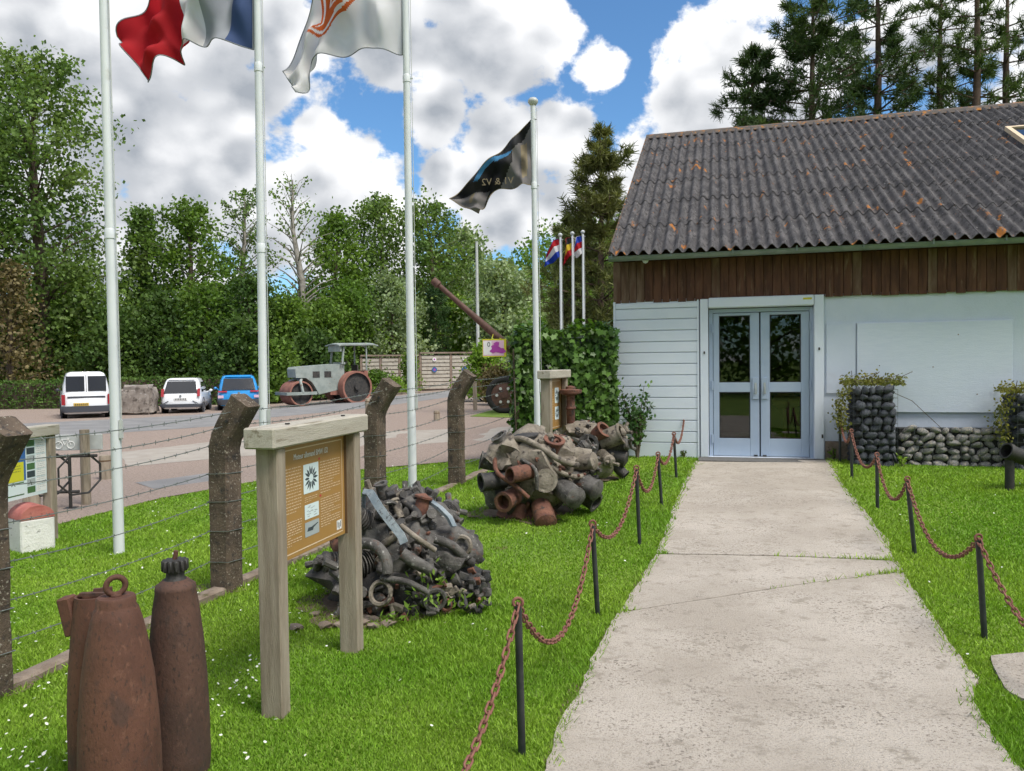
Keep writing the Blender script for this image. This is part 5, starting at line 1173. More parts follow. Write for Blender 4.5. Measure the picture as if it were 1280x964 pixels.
q = MB(); q.cyl((-w_ * .1, 0, h_), (.0, .25, h_ + .22), .012, n=5); q.cyl((w_ * .3, 0, h_), (w_ * .2, .25, h_ + .05), .012, n=5); q.build('cord', 'print_yellow', root)
# ---------------------------------------------------------------- ivy wall, shrub
IV0, IV1 = at(647, 480, 10.75), at(772, 480, 10.95); ivz = gz(.8, 10.9); ivh = at(700, 420, 10.8).z - ivz
root = thing('ivy_wall', 'wall thickly covered in glossy green ivy next to the white building', 'ivy wall', (IV0.x, 10.72, ivz)); Wd = IV1.x - IV0.x - .06
q = MB(); q.box((Wd / 2, .55, ivh / 2 - .1), (Wd - .12, .9, ivh + .1)); q.build('masonry', 'stone_dark', root)
q = MB(); q.box((Wd * .42, .55, ivh + .0), (Wd * .5, 1.0, .07)); q.build('capping', 'slate_grey', root)
def ivy_pts(rg, n):
    k = rg.uniform(0, 1, n); C = np.zeros((n, 3)); nrm = np.zeros((n, 3))
    a = k < .58; m_ = a.sum(); C[a] = np.stack([rg.uniform(-.02, Wd + .03, m_), rg.normal(.06, .055, m_), rg.uniform(-.02, ivh + .06, m_)], 1); nrm[a] = (0, -1, .3)
    b = (k >= .58) & (k < .8); m_ = b.sum(); C[b] = np.stack([rg.normal(.02, .06, m_), rg.uniform(.02, 1.0, m_), rg.uniform(-.02, ivh + .04, m_)], 1); nrm[b] = (-1, 0, .3)
    c = k >= .8; m_ = c.sum(); x = rg.uniform(-.02, Wd, m_); C[c] = np.stack([x, rg.uniform(0, 1, m_), ivh + .04 + np.abs(rg.normal(0, .06, m_)) * (1 - .8 * ((x > Wd * .3) & (x < Wd * .55)))], 1); nrm[c] = (0, 0, 1)
    bump = .05 * np.sin(C[:, 0] * 7 + 2) * np.sin(C[:, 2] * 6); C[:, 1] -= np.where(a, bump, 0); return C, nrm
def ivy_leaves(C, nrm, size, rg):
    """five-lobed leaves hanging with their faces outwards"""
    n = len(C); N = nrm + rg.normal(0, .45, (n, 3)); N /= np.linalg.norm(N, axis=1, keepdims=True)
    up = np.array([0, 0, 1.0]) + rg.normal(0, .45, (n, 3)); U = up - N * (N * up).sum(1, keepdims=True); U /= np.linalg.norm(U, axis=1, keepdims=True); Rv = np.cross(U, N); s = size * rg.uniform(.6, 1.4, (n, 1))
    shp = [(0, -.62), (.28, -.15), (.55, -.05), (.30, .2), (.3, .5), (0, .32), (-.3, .5), (-.3, .2), (-.55, -.05), (-.28, -.15)]
    V = np.stack([C + Rv * s * a + U * s * b + N * s * (-.15 * abs(a)) for a, b in shp], 1).reshape(-1, 3); return V, np.arange(10 * n).reshape(n, 10)
rg = np.random.default_rng(5); C, nrm = ivy_pts(rg, 9000); V, F = ivy_leaves(C, nrm, .075, rg); link('ivy', quick_mesh('ivy', V, F, 'ivy_leaf'), root)
rr = random.Random(2); q = MB()
for i in range(14): x = rr.uniform(-.02, .06); y = rr.uniform(.0, .9); q.tube([(x, y, 0), (x + rr.uniform(-.08, .05), y - .1, ivh * .4), (x + rr.uniform(-.1, .1), y + rr.uniform(-.1, .1), ivh * .9)], .012, 5)
q.build('vine_stem', 'bark', root)

def shrub(name, label, base, H, Rr, n, leaf, mat, seed, stems=9, up=.3, lean=0.0):
    rg = np.random.default_rng(seed); rr = random.Random(seed); root = thing(name, label, 'shrub', base); C = []; q = MB()
    for i in range(stems):
        a = rr.uniform(0, math.tau); e = rr.uniform(.3, 1); tip = Vector((math.cos(a) * Rr * e + lean, math.sin(a) * Rr * e * .6, H * rr.uniform(.6, 1.0))); mid = Vector((tip.x * .35, tip.y * .35, tip.z * .55)); q.tube([(0, 0, -.05), mid, tip], [.012, .008, .003], 5)
        m = n // stems; t = rg.uniform(.3, 1.03, m)[:, None]; p = np.array(mid) * (2 * t * (1 - t)) + np.array(tip) * t * t; C.append(p + rg.normal(0, Rr * .13, (m, 3)))
    q.build('stem', 'bark', root); leaves_obj('foliage', np.concatenate(C), leaf, mat, root, up=up, rg=rg); return root
sb_ = BM @ Vector((wp(797, 560, -.28)[0], -.30, 0)); shrub('rose_shrub', 'leggy green shrub against the white weatherboards', sb_, 1.02, .30, 620, .062, 'shrub_leaf', 8, 12)
sb_ = BM @ Vector((wp(1042, 560, -.15)[0], -.16, 0)); shrub('small_weed', 'small weed at the foot of the white door jamb', sb_, .2, .08, 40, .05, 'leaf_mid', 9, 5)
sb_ = BM @ Vector((gx1 + .05, -.66, 0)); shrub('small_weed', 'small weed at the corner of the gabion pillar', sb_, .16, .1, 60, .05, 'leaf_bright', 19, 6)
sb_ = BM @ Vector((wp(855, 565, -.1)[0], -.1, 0)); shrub('small_weed', 'small weed under the white weatherboards', sb_, .12, .06, 40, .04, 'leaf_mid', 29, 5)

# ---------------------------------------------------------------- trees
def tree(name, label, px, top, Y, wpx, mat, n, leaf, seed, h0=.15, shape='oval', bark='bark', group=None, clump=.17, K=60, base=None, sparse=0.0, cat='tree', lean=0):
    rg = np.random.default_rng(seed); rr = random.Random(seed)
    p = at(px, 480, Y) if base is None else Vector(base); p.z = gz(p.x, p.y); H = (zpx(p, px, top) if base is None else top); Rr = (wpx / 2 / FPX * Y) if base is None else wpx / 2
    root = thing(name, label, cat, p, 0, group); C = []; q = MB()
    tw = .018 * H + .04; wob = [Vector((rr.gauss(0, .02 * H * t) + lean * t, rr.gauss(0, .015 * H * t), H * t)) for t in (0, .25, .5, .75, .96)]; wob[0] = Vector((0, 0, -.3))
    q.tube(wob, [tw * 1.25, tw, tw * .75, tw * .42, .03], 9)
    def trunk_at(t): i = min(3, int(t * 4)); f = t * 4 - i; return wob[i].lerp(wob[i + 1], f)
    def prof(h):
        if shape == 'oval': return max(.12, math.sin(math.pi * min(1, (h * .88 + .1))) ** .7)
        if shape == 'spire': return max(.08, (1 - h) ** .75 * .95 + .05) * min(1, h * 5 + .45)
        if shape == 'column': return max(.15, math.sin(math.pi * (h * .82 + .13)) ** .45)
        if shape == 'bush': return max(.25, (1 - h * h) ** .5)
        return 1 - h * .6
    per = n // K
    for k in range(K):
        h = ((k + rr.random()) / K) ** (1.0 if shape != 'bush' else .8); hz = h0 + (1 - h0) * h; a = k * 2.399 + rr.uniform(-.5, .5); e = math.sqrt(rr.uniform(.12, 1)); r = prof(h) * Rr * e * rr.uniform(.8, 1.15)
        tp = trunk_at(min(.96, hz)); c = Vector((tp.x + math.cos(a) * r, tp.y + math.sin(a) * r, hz * H))
        if k % 2 == 0 or sparse:
            s = trunk_at(max(.05, min(.93, hz - .05 - .28 * r / max(H, 1)))); q.tube([s, s.lerp(c, .55) + Vector((0, 0, .03 * H * rr.random())), c], [tw * .28 * (1 - hz) + .03, tw * .16 * (1 - hz) + .02, .012], 5)
        cr = Rr * clump * rr.uniform(.6, 1.5) * (1.35 - .5 * h); m = int(per * rr.uniform(.4, 1.6) * (1 - sparse * rr.random()))
        d = rg.normal(0, .62, (m, 3)); s_ = trunk_at(max(.03, min(.93, hz - .06))); tt = rg.uniform(.45, 1.12, (m, 1)) ** .7; ctr = np.array(s_) * (1 - tt) + np.array(c) * tt; C.append(ctr + d * np.array([cr * 1.25, cr * 1.25, cr * .95]))
    C = np.concatenate(C); C = C[C[:, 2] > .15]
    q.build('trunk', bark, root, 60); leaves_obj('crown', C, leaf, mat, root, up=-.15, rg=rg, aspect=.75); return root
def conifer(name, label, px, top, Y, wpx, mat, seed, h0=.1, tiers=16, tuft=18, tl=.3, group=None, bark='bark_pine', bare=.0, droop=-.1, dense=7):
    rg = np.random.default_rng(seed); rr = random.Random(seed); p = at(px, 480, Y); p.z = gz(p.x, p.y); H = zpx(p, px, top); Rr = wpx / 2 / FPX * Y
    root = thing(name, label, 'tree', p, 0, group); q = MB(); tw = .009 * H + .04; bx, by = rr.gauss(0, .15), rr.gauss(0, .15)
    q.tube([(0, 0, -.3), (bx * .3, by * .3, H * .3), (bx, by, H * .7), (bx * .6, by * .6, H * .99)], [tw * 1.2, tw, tw * .55, .02], 9); T = []; D = []
    for t in range(tiers):
        h = (t + rr.uniform(0, .6)) / tiers; z = H * (h0 + (1 - h0) * h * .97); L0 = Rr * ((1 - h) ** .6 * .95 + .12) * rr.uniform(.55, 1.15) * min(1, .55 + h * 3); nb = rr.choice((3, 4, 5, 6)) if h < .9 else 3
        for b in range(nb):
            a = b * math.tau / nb + t * 1.1 + rr.uniform(-.35, .35); L = L0 * rr.uniform(.45, 1.15); d = Vector((math.cos(a), math.sin(a), 0)); s = Vector((bx * min(1, z / H / .7), by * min(1, z / H / .7), z)); m = s + d * L * .5 + Vector((0, 0, droop * L * .5)); e = s + d * L + Vector((0, 0, droop * L * .3 + .12 * L))
            q.tube([s, m, e], [.03 * (1 - h) + .02, .02, .008], 5)
            for i in range(dense):
                f = rr.uniform(.3 + bare, 1.04); c = s.lerp(m, f * 2) if f < .5 else m.lerp(e, f * 2 - 1); side = Vector((-d.y, d.x, 0)) * rr.uniform(-.32, .32) * L * (1.1 - f * .6); c2 = c + side + Vector((0, 0, rr.uniform(-.22, .28) * L * .8)); T.append(c2); D.append(((c2 - s).normalized() + Vector((0, 0, .55))).normalized())
                if i % 3 == 0: q.tube([c, c2], [.012, .006], 4)
    T = np.array(T); D = np.array(D); n = len(T); k = tuft
    c = np.repeat(T, k, 0); d = np.repeat(D, k, 0) * rg.uniform(.1, .9, (n * k, 1)) + rg.normal(0, .6, (n * k, 3)); d /= np.linalg.norm(d, axis=1, keepdims=True); c = c + np.repeat(D, k, 0) * rg.uniform(-tl * .6, tl * .4, (n * k, 1)); w = np.cross(d, rg.normal(size=(n * k, 3))); w /= np.linalg.norm(w, axis=1, keepdims=True) + 1e-9; l = tl * rg.uniform(.6, 1.2, (n * k, 1)); wd = tl * .058
    V = np.stack([c - w * wd, c + w * wd, c + d * l + w * wd * .3, c + d * l - w * wd * .3], 1).reshape(-1, 3); F = np.arange(4 * n * k).reshape(-1, 4)
    q.build('trunk', bark, root, 60); link('crown', quick_mesh('crown', V, F, mat), root); return root
GW = 'trees along the car park'
tree('poplar_tree', 'tall open crowned tree towering over the parked white van', 58, 70, 44, 190, 'leaf_poplar', 20000, .25, 1, .03, 'column', group=GW, K=150, clump=.14)
tree('poplar_tree', 'dark leafy tree beside the tall open crowned tree', -25, 150, 43, 150, 'leaf_mid', 11000, .27, 2, .08, 'column', group=GW, K=70)
tree('birch_tree', 'light leafed tree with a feathery top behind the white hatchback', 180, 262, 50, 105, 'leaf_poplar', 8500, .24, 3, .1, 'spire', group=GW, K=70)
tree('maple_tree', 'mid green pointed tree behind the blue car', 238, 256, 49, 115, 'leaf_mid', 10000, .24, 4, .1, 'column', group=GW, K=80)
tree('birch_tree', 'thin airy birch with pale trunk between pointed tree and bare tree', 305, 236, 52, 95, 'leaf_poplar', 5200, .2, 5, .2, 'column', 'bark_pale', GW, K=75, clump=.11, sparse=.5)
tree('bare_tree', 'nearly bare tree with dry twigs against the clouds', 376, 212, 50, 95, 'leaf_mid', 1500, .2, 6, .35, 'column', 'bark_pale', GW, K=60, clump=.12, sparse=.9)
tree('maple_tree', 'broad green tree behind the road roller', 420, 268, 54, 105, 'leaf_mid', 10000, .26, 7, .1, 'oval', group=GW, K=80)
tree('poplar_tree', 'green tree with open top above the wooden gate', 478, 246, 58, 100, 'leaf_poplar', 9500, .26, 8, .15, 'column', group=GW, K=80)
tree('poplar_tree', 'slender green tree above the gate next to the black flag', 540, 252, 60, 110, 'leaf_poplar', 9500, .26, 9, .12, 'column', group=GW, K=80)
tree('willow_tree', 'silver green willow rising behind the raised gun barrel', 585, 288, 64, 120, 'leaf_silver', 11000, .3, 10, .05, 'oval', group=GW, K=80)
tree('willow_tree', 'rounded silver green willow behind the slatted fence', 492, 346, 53, 95, 'leaf_silver', 9000, .24, 11, .05, 'oval', group=GW, K=60)
tree('willow_tree', 'low silver green willow beside the bare mast', 630, 330, 56, 120, 'leaf_silver', 10000, .28, 12, .03, 'oval', group=GW, K=70)
tree('leafy_tree', 'bright green tree at the foot of the wooded hill', 575, 372, 59, 85, 'leaf_bright', 7000, .24, 13, .05, 'oval', group=GW, K=60)
conifer('spruce_tree', 'dark pointed spruce behind the slatted gate', 543, 352, 55, 72, 'spruce', 14, .02, 16, 12, .42, GW, 'bark', dense=6, droop=-.25)
tree('browning_tree', 'browning half dead conifer at the end of the clipped hedge', 14, 330, 40, 110, 'leaf_brown', 3600, .2, 15, .03, 'spire', group=GW, K=70, clump=.16)
under = [(-60, 380, 42, 130, 'leaf_dark'), (40, 400, 45, 130, 'leaf_mid'), (105, 330, 46, 130, 'leaf_mid'), (150, 395, 43, 110, 'leaf_dark'), (205, 370, 45, 120, 'leaf_dark'), (262, 360, 46, 120, 'leaf_mid'), (318, 350, 47, 110, 'leaf_dark'), (362, 375, 47, 100, 'leaf_mid'), (300, 405, 42, 90, 'leaf_dark'), (405, 380, 49, 100, 'leaf_mid'), (440, 360, 51, 100, 'leaf_mid'), (395, 420, 44, 80, 'leaf_dark'), (345, 430, 41.5, 60, 'leaf_mid')]
ul = ['past the end of the hedge', 'under the tall open crowned tree', 'above the white van', 'above the pale boulder', 'above the white hatchback', 'above the blue car', 'between the blue car and the roller', 'under the bare tree', 'just behind the blue car', 'behind the roller cab', 'beside the silver willow', 'at the back of the roller', 'beside the front roll of the roller']
for i, (px, top, Y, w, mt) in enumerate(under):
    tree('undergrowth_bush', 'dense %sgreen bush %s' % ('dark ' if mt == 'leaf_dark' else '', ul[i]), px, top, Y, w, mt, 6500, .22, 40 + i, .0, 'bush', group='bushes under the trees', K=55, clump=.26, cat='bush')
tree('fence_bush', 'leafy creeper bush growing on the slatted fence', 512, 443, 47.5, 26, 'leaf_mid', 2200, .16, 61, .0, 'bush', K=24, clump=.3, cat='bush')
tree('fence_bush', 'small bush at the foot of the slatted fence by the roller', 470, 466, 46.5, 44, 'leaf_mid', 2200, .16, 62, .0, 'bush', K=24, clump=.3, cat='bush')
tree('fence_bush', 'low bush in front of the slatted fence', 494, 474, 46, 30, 'leaf_bright', 1500, .14, 63, .0, 'bush', K=20, clump=.3, cat='bush')
tree('drive_bush', 'squarish green hedge bush below the banknote board', 606, 432, 34, 52, 'leaf_bright', 4200, .15, 64, .0, 'bush', K=36, clump=.3, cat='bush')
tree('drive_bush', 'reddish leaved low bush behind the gun wheel', 622, 462, 31, 52, 'leaf_brown', 2200, .13, 65, .0, 'bush', K=24, clump=.3, cat='bush')
tree('drive_bush', 'green bush behind the thin flagpoles', 680, 405, 30, 90, 'leaf_mid', 6000, .16, 66, .0, 'bush', K=40, clump=.3, cat='bush')
conifer('pine_tree', 'bushy yellowish green pine leaning over the corner of the roof', 750, 148, 24, 185, 'needle', 21, .02, 24, 26, .26, None, dense=13, droop=.22)
conifer('pine_tree', 'broad low pine behind the far row of flags', 712, 262, 26, 130, 'needle', 22, .02, 18, 26, .26, None, dense=13, droop=.2)
for i, (px, top, Y, w, lb) in enumerate(((938, 48, 24, 165, 'pine with dry twigs at the end of the row behind the ridge'), (1022, -40, 23, 250, 'tall dense pine behind the middle of the roof ridge'), (1092, -95, 24, 240, 'tall dark pine behind the roof ridge next to the dense pine'), (1178, -60, 25, 170, 'thin crowned pine with bare lower trunk behind the roof'), (1212, -110, 23.5, 150, 'slender pine with bare lower trunk behind the roof'), (1262, -70, 24.5, 180, 'pine with bare lower trunk above the skylight'), (1330, -50, 24, 160, 'outermost pine behind the roof'))):
    conifer('pine_tree', lb, px, top, Y, w, 'needle_dark', 70 + i, .22 if i < 3 else .34, 20 if i < 3 else 12, 26, .25, 'pines behind the roof', dense=13 if i < 3 else 6, bare=0 if i < 3 else .2, droop=.2)
# wooded hill and the wood behind the car park
def hill_h(x, y): return 12.5 * sstep(-20, 14, x) * sstep(78, 118, y) + 3 * sstep(70, 120, y)
def far_wood():
    X = np.linspace(-120, 130, 60); Y = np.linspace(68, 190, 30); gx, gy = np.meshgrid(X, Y); z = hill_h(gx, gy) - .5; V = np.stack([gx.ravel(), gy.ravel(), z.ravel()], 1); n = len(X); i = np.arange(V.shape[0]).reshape(len(Y), n); F = np.stack([i[:-1, :-1].ravel(), i[:-1, 1:].ravel(), i[1:, 1:].ravel(), i[1:, :-1].ravel()], 1)
    tag(link('hill', quick_mesh('hill', V, F, 'lawn_soil')), 'low wooded hill behind the museum', 'hill', kind='structure')
    rg = np.random.default_rng(77); P = []
    for k in range(520):
        x = rg.uniform(-95, 60); y = rg.uniform(70, 125); s = rg.uniform(2.4, 4.4); c = np.array([x, y, float(hill_h(x, y)) + s * 1.1]); m = 240; d = rg.normal(size=(m, 3)); d /= np.linalg.norm(d, axis=1, keepdims=True); d[:, 2] = d[:, 2] * .9 + .1; P.append(c + d * s * rg.uniform(.75, 1.1, (m, 1)) * np.array([1, 1, 1.25]))
    tag(leaves_obj('far_wood', np.concatenate(P), .5, 'leaf_mid', None, rg=rg, aspect=.8), 'green wood covering the hill behind the gate', 'wood', kind='stuff')
far_wood()
# clipped hedge, boulder
def hedge(label, a, b, h, w, seed):
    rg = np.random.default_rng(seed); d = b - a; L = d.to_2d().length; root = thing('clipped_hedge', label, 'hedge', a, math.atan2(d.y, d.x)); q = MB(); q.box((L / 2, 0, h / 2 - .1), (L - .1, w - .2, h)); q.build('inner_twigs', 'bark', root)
    n = int(L * 420); k = rg.uniform(0, 1, n); C = np.stack([rg.uniform(0, L, n), np.where(k < .7, -w / 2 + rg.normal(0, .05, n), rg.uniform(-w / 2, w / 2, n)), np.where(k < .7, rg.uniform(0, h, n), h + rg.normal(0, .05, n))], 1); leaves_obj('foliage', C, .13, 'hedge_leaf', root, rg=rg)
ha = at(-240, 520, 38.0); hb = at(92, 520, 38.6); ha.z = gz(ha.x, ha.y); hb.z = gz(hb.x, hb.y); hedge('clipped dark hedge running up to the white van', ha, hb, 1.35, 1.0, 1)
ha = at(140, 520, 39.5); hb = at(345, 510, 41); ha.z = gz(ha.x, ha.y); hb.z = gz(hb.x, hb.y); hedge('clipped hedge behind the boulder and the blue car', ha, hb, 1.45, 1.0, 2)
bp = gnd(174, 518); s_ = bp.y / FPX; root = thing('boulder', 'square grey brown boulder between the van and the white hatchback', 'rock', bp, R_(12))
q = MB(); bm = bmesh.new(); bmesh.ops.create_cube(bm, size=1); bmesh.ops.bevel(bm, geom=bm.edges[:], offset=.1, segments=2, affect='EDGES'); bmesh.ops.subdivide_edges(bm, edges=bm.edges[:], cuts=4, use_grid_fill=True)
vs_ = []
for v in bm.verts: p = v.co; k = 1 - .14 * (p.z + .5); pp = Vector((p.x * 42 * s_ * k, p.y * 1.3 * k, (p.z + .47) * 37 * s_)); pp += Vector((mnoise.noise(p * 4), mnoise.noise(p * 4 + Vector((7, 0, 0))), mnoise.noise(p * 4 + Vector((0, 7, 0))))) * .09 + Vector((mnoise.noise(p * 13), 0, mnoise.noise(p * 13 + Vector((0, 7, 0))))) * .03; vs_.append(pp)
bm.verts.index_update(); q.add(vs_, [[w.index for w in f.verts] for f in bm.faces]); bm.free(); q.build('rock', 'boulder', root, 50)

# ---------------------------------------------------------------- parked cars
def sring(cx, cy, z, hx, hy0, hy1, e=.25, n=28):
    out = []
    for i in range(n):
        a = math.tau * i / n; c, s = math.cos(a), math.sin(a); x = math.copysign(abs(c) ** e, c) * hx; y = math.copysign(abs(s) ** e, s); out.append(Vector((cx + x, cy + (y * hy1 if y > 0 else y * hy0), z)))
    return out
def car(label, p, head, L, W, H, paint, van=False, plate='print_white', clad=False):
    root = thing('parked_car', label, 'car', p, head); hw = W / 2; hl = L / 2; belt = H * (.56 if van else .60); rk = .10 if van else .45; hood = H * .56
    low = MB(); secs = []
    for z, kx, r0, r1 in ((.20, .90, .97, .94), (.30, .97, .995, .985), (.50, 1.0, 1.0, 1.0), (hood * .84, 1.0, .985, .985), (hood, .965, .965, .93)): secs.append(sring(0, 0, z, hw * kx, hl * r0, hl * r1, .22))
    low.loft(secs); low.build('body', paint, root, 50)
    cab = MB(); yb, yf = -hl * .955, hl * (.42 if van else .36); cab_s = []
    for t, kx in ((0, .955), (.35, .92), (.75, .83), (.93, .76), (1.0, .62)):
        z = hood - .02 + (H - hood + .02) * t; cab_s.append(sring(0, (yb + yf) / 2, z, hw * kx, (yf - yb) / 2 - rk * (t ** 1.4) * (1 if t < 1 else 1.15), (yf - yb) / 2 - (.75 if not van else .8) * t * (1 if t < 1 else 1.1), .2))
    cab.loft(cab_s); cab.build('roof_cabin', paint, root, 50)
    def backy(z):
        t = max(0, (z - hood + .02) / (H - hood + .02)); return yb + rk * (t ** 1.4) if t > 0 else -hl * .985
    def bpan(nm, x0, x1, z0, z1, mat, off=.012, ins=0.0):
        q = MB(); q.add([(x0, backy(z0) - off, z0), (x1, backy(z0) - off, z0), (x1 - ins, backy(z1) - off, z1), (x0 + ins, backy(z1) - off, z1)] + [(x0, backy(z0) + .04, z0), (x1, backy(z0) + .04, z0), (x1 - ins, backy(z1) + .04, z1), (x0 + ins, backy(z1) + .04, z1)], [(0, 1, 2, 3), (0, 4, 5, 1), (1, 5, 6, 2), (2, 6, 7, 3), (3, 7, 4, 0)]); return q.build(nm, mat, root)
    zr0, zr1 = hood + .03, H * .93
    if van:
        for s in (-1, 1): bpan('rear_window', min(s * .06, s * hw * .80), max(s * .06, s * hw * .80), zr0 + .02, zr1 - .04, 'car_glass')
        bpan('door_gap', -.008, .008, .42, zr1, 'plastic_dark', .016); bpan('trim_strip', -hw * .75, hw * .75, hood * .80, hood * .86, 'plastic_dark', .014)
    else: bpan('rear_window', -hw * .80, hw * .80, zr0, zr1 - .03, 'car_glass', .03, .1)
    q = MB(); q.loft([sring(0, -hl * .80, z, hw * k, .24 * hl, .1 * hl, .25) for z, k in ((.26, .96), (.32, 1.015), (.46 if van or clad else .38, 1.015), (.5 if van or clad else .40, .98))]); q.build('bumper', 'plastic_dark', root, 50)
    for s in (-1, 1):
        if van: bpan('tail_lamp', min(s * hw * .84, s * hw * .98), max(s * hw * .84, s * hw * .98), .55, .95, 'lamp_red', .02)
        elif clad: bpan('tail_lamp', min(s * hw * .55, s * hw * .97), max(s * hw * .55, s * hw * .97), hood - .06, hood + .0, 'lamp_red', .03); bpan('lower_lamp', min(s * hw * .72, s * hw * .98), max(s * hw * .72, s * hw * .98), .56, .68, 'print_pink', .03)
        else: bpan('tail_lamp', min(s * hw * .80, s * hw * .93), max(s * hw * .80, s * hw * .93), hood * .86, H * .70, 'lamp_red', .035)
        for y in (-hl * .60, hl * .60):
            w = MB(); c = Vector((s * (hw - .11), y, .31)); w.lathe([(.24, -.1), (.30, -.09), (.312, 0), (.30, .09), (.24, .1)], 24, Matrix.Translation(c) @ Matrix.Rotation(R_(90), 4, 'Y')); t_ = w.build('wheel', 'tyre', root, 50); r_ = MB(); r_.lathe([(.22, -.095), (.22, .095), (.06, .105), (.004, .105)], 16, Matrix.Translation(c) @ Matrix.Rotation(R_(90 * s), 4, 'Y')); r_.build('rim', 'rim', t_, 40)
            a = MB(); a.torus((s * (hw - .02), y, .31), .335, .035, 20, 6, Matrix.Rotation(R_(90), 3, 'Y')); a.build('wheel_arch', 'plastic_dark', root, 60)
        mr = MB(); mr.blob((s * (hw + .09), hl * .30, hood + .06), (.09, .06, .08), .1, 1, 1); mr.cyl((s * (hw - .08), hl * .28, hood), (s * (hw + .05), hl * .30, hood + .04), .02, n=6); mr.build('mirror', 'plastic_dark' if van else paint, root, 60)
        for (ya, yb2) in ((-hl * .72, -hl * .12), (-hl * .08, hl * .20)):                # side glazing follows the cabin's lean
            def sx(z): t = (z - hood) / (H - hood); return hw * (.955 - .155 * t) + .008
            z0, z1 = hood + .06, H * .88; q = MB(); yy1 = yb2 - (.12 if yb2 > 0 else 0); yy0 = ya + (rk * .5 if ya < -hl * .5 else 0); q.add([(s * sx(z0), ya, z0), (s * sx(z0), yb2, z0), (s * sx(z1), yy1, z1), (s * sx(z1), yy0, z1)] + [(s * (sx(z0) - .06), ya, z0), (s * (sx(z0) - .06), yb2, z0), (s * (sx(z1) - .06), yy1, z1), (s * (sx(z1) - .06), yy0, z1)], [(0, 1, 2, 3), (0, 4, 5, 1), (1, 5, 6, 2), (2, 6, 7, 3), (3, 7, 4, 0)]); q.build('side_window', 'car_glass', root)
    px_ = -hw * .22 if van else 0; zp = .56 if van else hood * .72 if not clad else hood * .78
    pl = bpan('number_plate', px_ - .26, px_ + .26, zp - .055, zp + .055, plate, .035)
    q = MB(); yb_ = backy(zp) - .037
    for i in range(7): q.box((px_ - .2 + i * .066, yb_, zp), (.035, .002, .07))
    q.build('print', 'print_dark', pl)
    if not van:
        q = MB(); q.cyl((0, backy(hood * .9) - .03, hood * .88), (0, backy(hood * .9) - .04, hood * .88), .05, n=14); q.build('badge', 'rim', root)
    if clad:
        for s in (-1, 1): q = MB(); q.tube([(s * hw * .66, -hl * .6, H - .04), (s * hw * .68, -hl * .5, H + .03), (s * hw * .68, hl * .0, H + .03), (s * hw * .66, hl * .1, H - .02)], .018, 6); q.build('roof_rail', 'plastic_dark', root)
        q = MB(); q.box((0, backy(.4) - .03, .42), (W * .5, .04, .14), bev=.02); q.build('skid_plate', 'rim', root); q = MB(); q.box((0, backy(H * .97) + .02, H * .955), (W * .62, .22, .04), bev=.012); q.build('spoiler', paint, root)
    elif not van:
        for s in (-1, 1): q = MB(); q.box((s * hw * .72, -hl - .006, hood * .56), (.26, .02, .025), Matrix.Rotation(s * .5, 3, 'Y')); q.build('bumper_crease', 'plastic_dark', root)
        q = MB(); q.box((0, backy(H * .96) + .0, H * .955), (W * .64, .16, .035), bev=.012); q.build('spoiler', paint, root)
    q = MB(); q.cyl((0, -hl * .45, H - .01), (0, -hl * .55, H + .12), .006, n=5); q.build('aerial', 'plastic_dark', root)
    return root
def spot(px, py, L, head): p = gnd(px, py); f = Vector((-math.sin(head), math.cos(head), 0)); q = p + f * L / 2; q.z = gz(q.x, q.y) + .008; return q
car('white two door panel van with dark bumper and rear windows', spot(109, 523, 4.1, R_(31)), R_(31), 4.1, 1.72, 1.82, 'car_white', van=True, plate='plate_yellow')
car('small white hatchback parked beside the boulder', spot(226, 517, 3.55, R_(14)), R_(14), 3.55, 1.66, 1.50, 'car_white')
car('bright blue crossover car with roof rails', spot(299, 513, 4.2, R_(21)), R_(21), 4.2, 1.80, 1.58, 'car_blue', clad=True)

# ---------------------------------------------------------------- road roller
rp = gnd(408, 503); rp = at(408, 503, 37.5); rp.z = gz(rp.x, rp.y); root = thing('road_roller', 'old grey green road roller with rusty drums and open cab', 'road roller', rp, R_(180 + 40))
def drum(nm, c, r, w): q = MB(); q.lathe([(r * .88, -w / 2), (r, -w / 2), (r, w / 2), (r * .88, w / 2)], 32, Matrix.Translation(c) @ Matrix.Rotation(R_(90), 4, 'X'), caps=False); q.cur = 1; q.lathe([(r * .88, -w / 2), (r * .86, -w / 2 + .12), (.1, -w / 2 + .12), (.1, w / 2 - .12), (r * .86, w / 2 - .12), (r * .88, w / 2)], 32, Matrix.Translation(c) @ Matrix.Rotation(R_(90), 4, 'X'), caps=False); return q.build(nm, ['roller_rust', 'metal_black'], root, 40)
fd_ = drum('front_drum', (1.55, 0, .58), .58, 1.2)
for y in (-.78, .78):
    dm = drum('rear_drum', (-1.15, y, .80), .80, .5)
    sp = MB()
    for a in range(5): sp.cyl((-1.15, y, .8), (-1.15 + math.cos(a * 1.257) * .66, y, .8 + math.sin(a * 1.257) * .66), .05, n=6)
    sp.cyl((-1.15, y - .27, .8), (-1.15, y + .27, .8), .13, n=14); sp.build('spokes', 'metal_black', dm)
q = MB(); q.box((1.55, .66, .58), (1.5, .07, .14)); q.box((1.55, -.66, .58), (1.5, .07, .14)); q.box((2.28, 0, .58), (.07, 1.25, .14)); q.box((.82, 0, .58), (.07, 1.25, .14)); q.build('yoke_frame', 'roller_paint', root)
q = MB(); q.tube([(1.5, .66, .62), (1.6, .6, 1.15), (1.35, .25, 1.28), (1.35, 0, 1.3)], .07, 8); q.tube([(1.5, -.66, .62), (1.6, -.6, 1.15), (1.35, -.25, 1.28), (1.35, 0, 1.3)], .07, 8); q.cyl((1.35, 0, 1.15), (1.35, 0, 1.5), .12); q.build('steering_fork', 'roller_paint', root, 50)
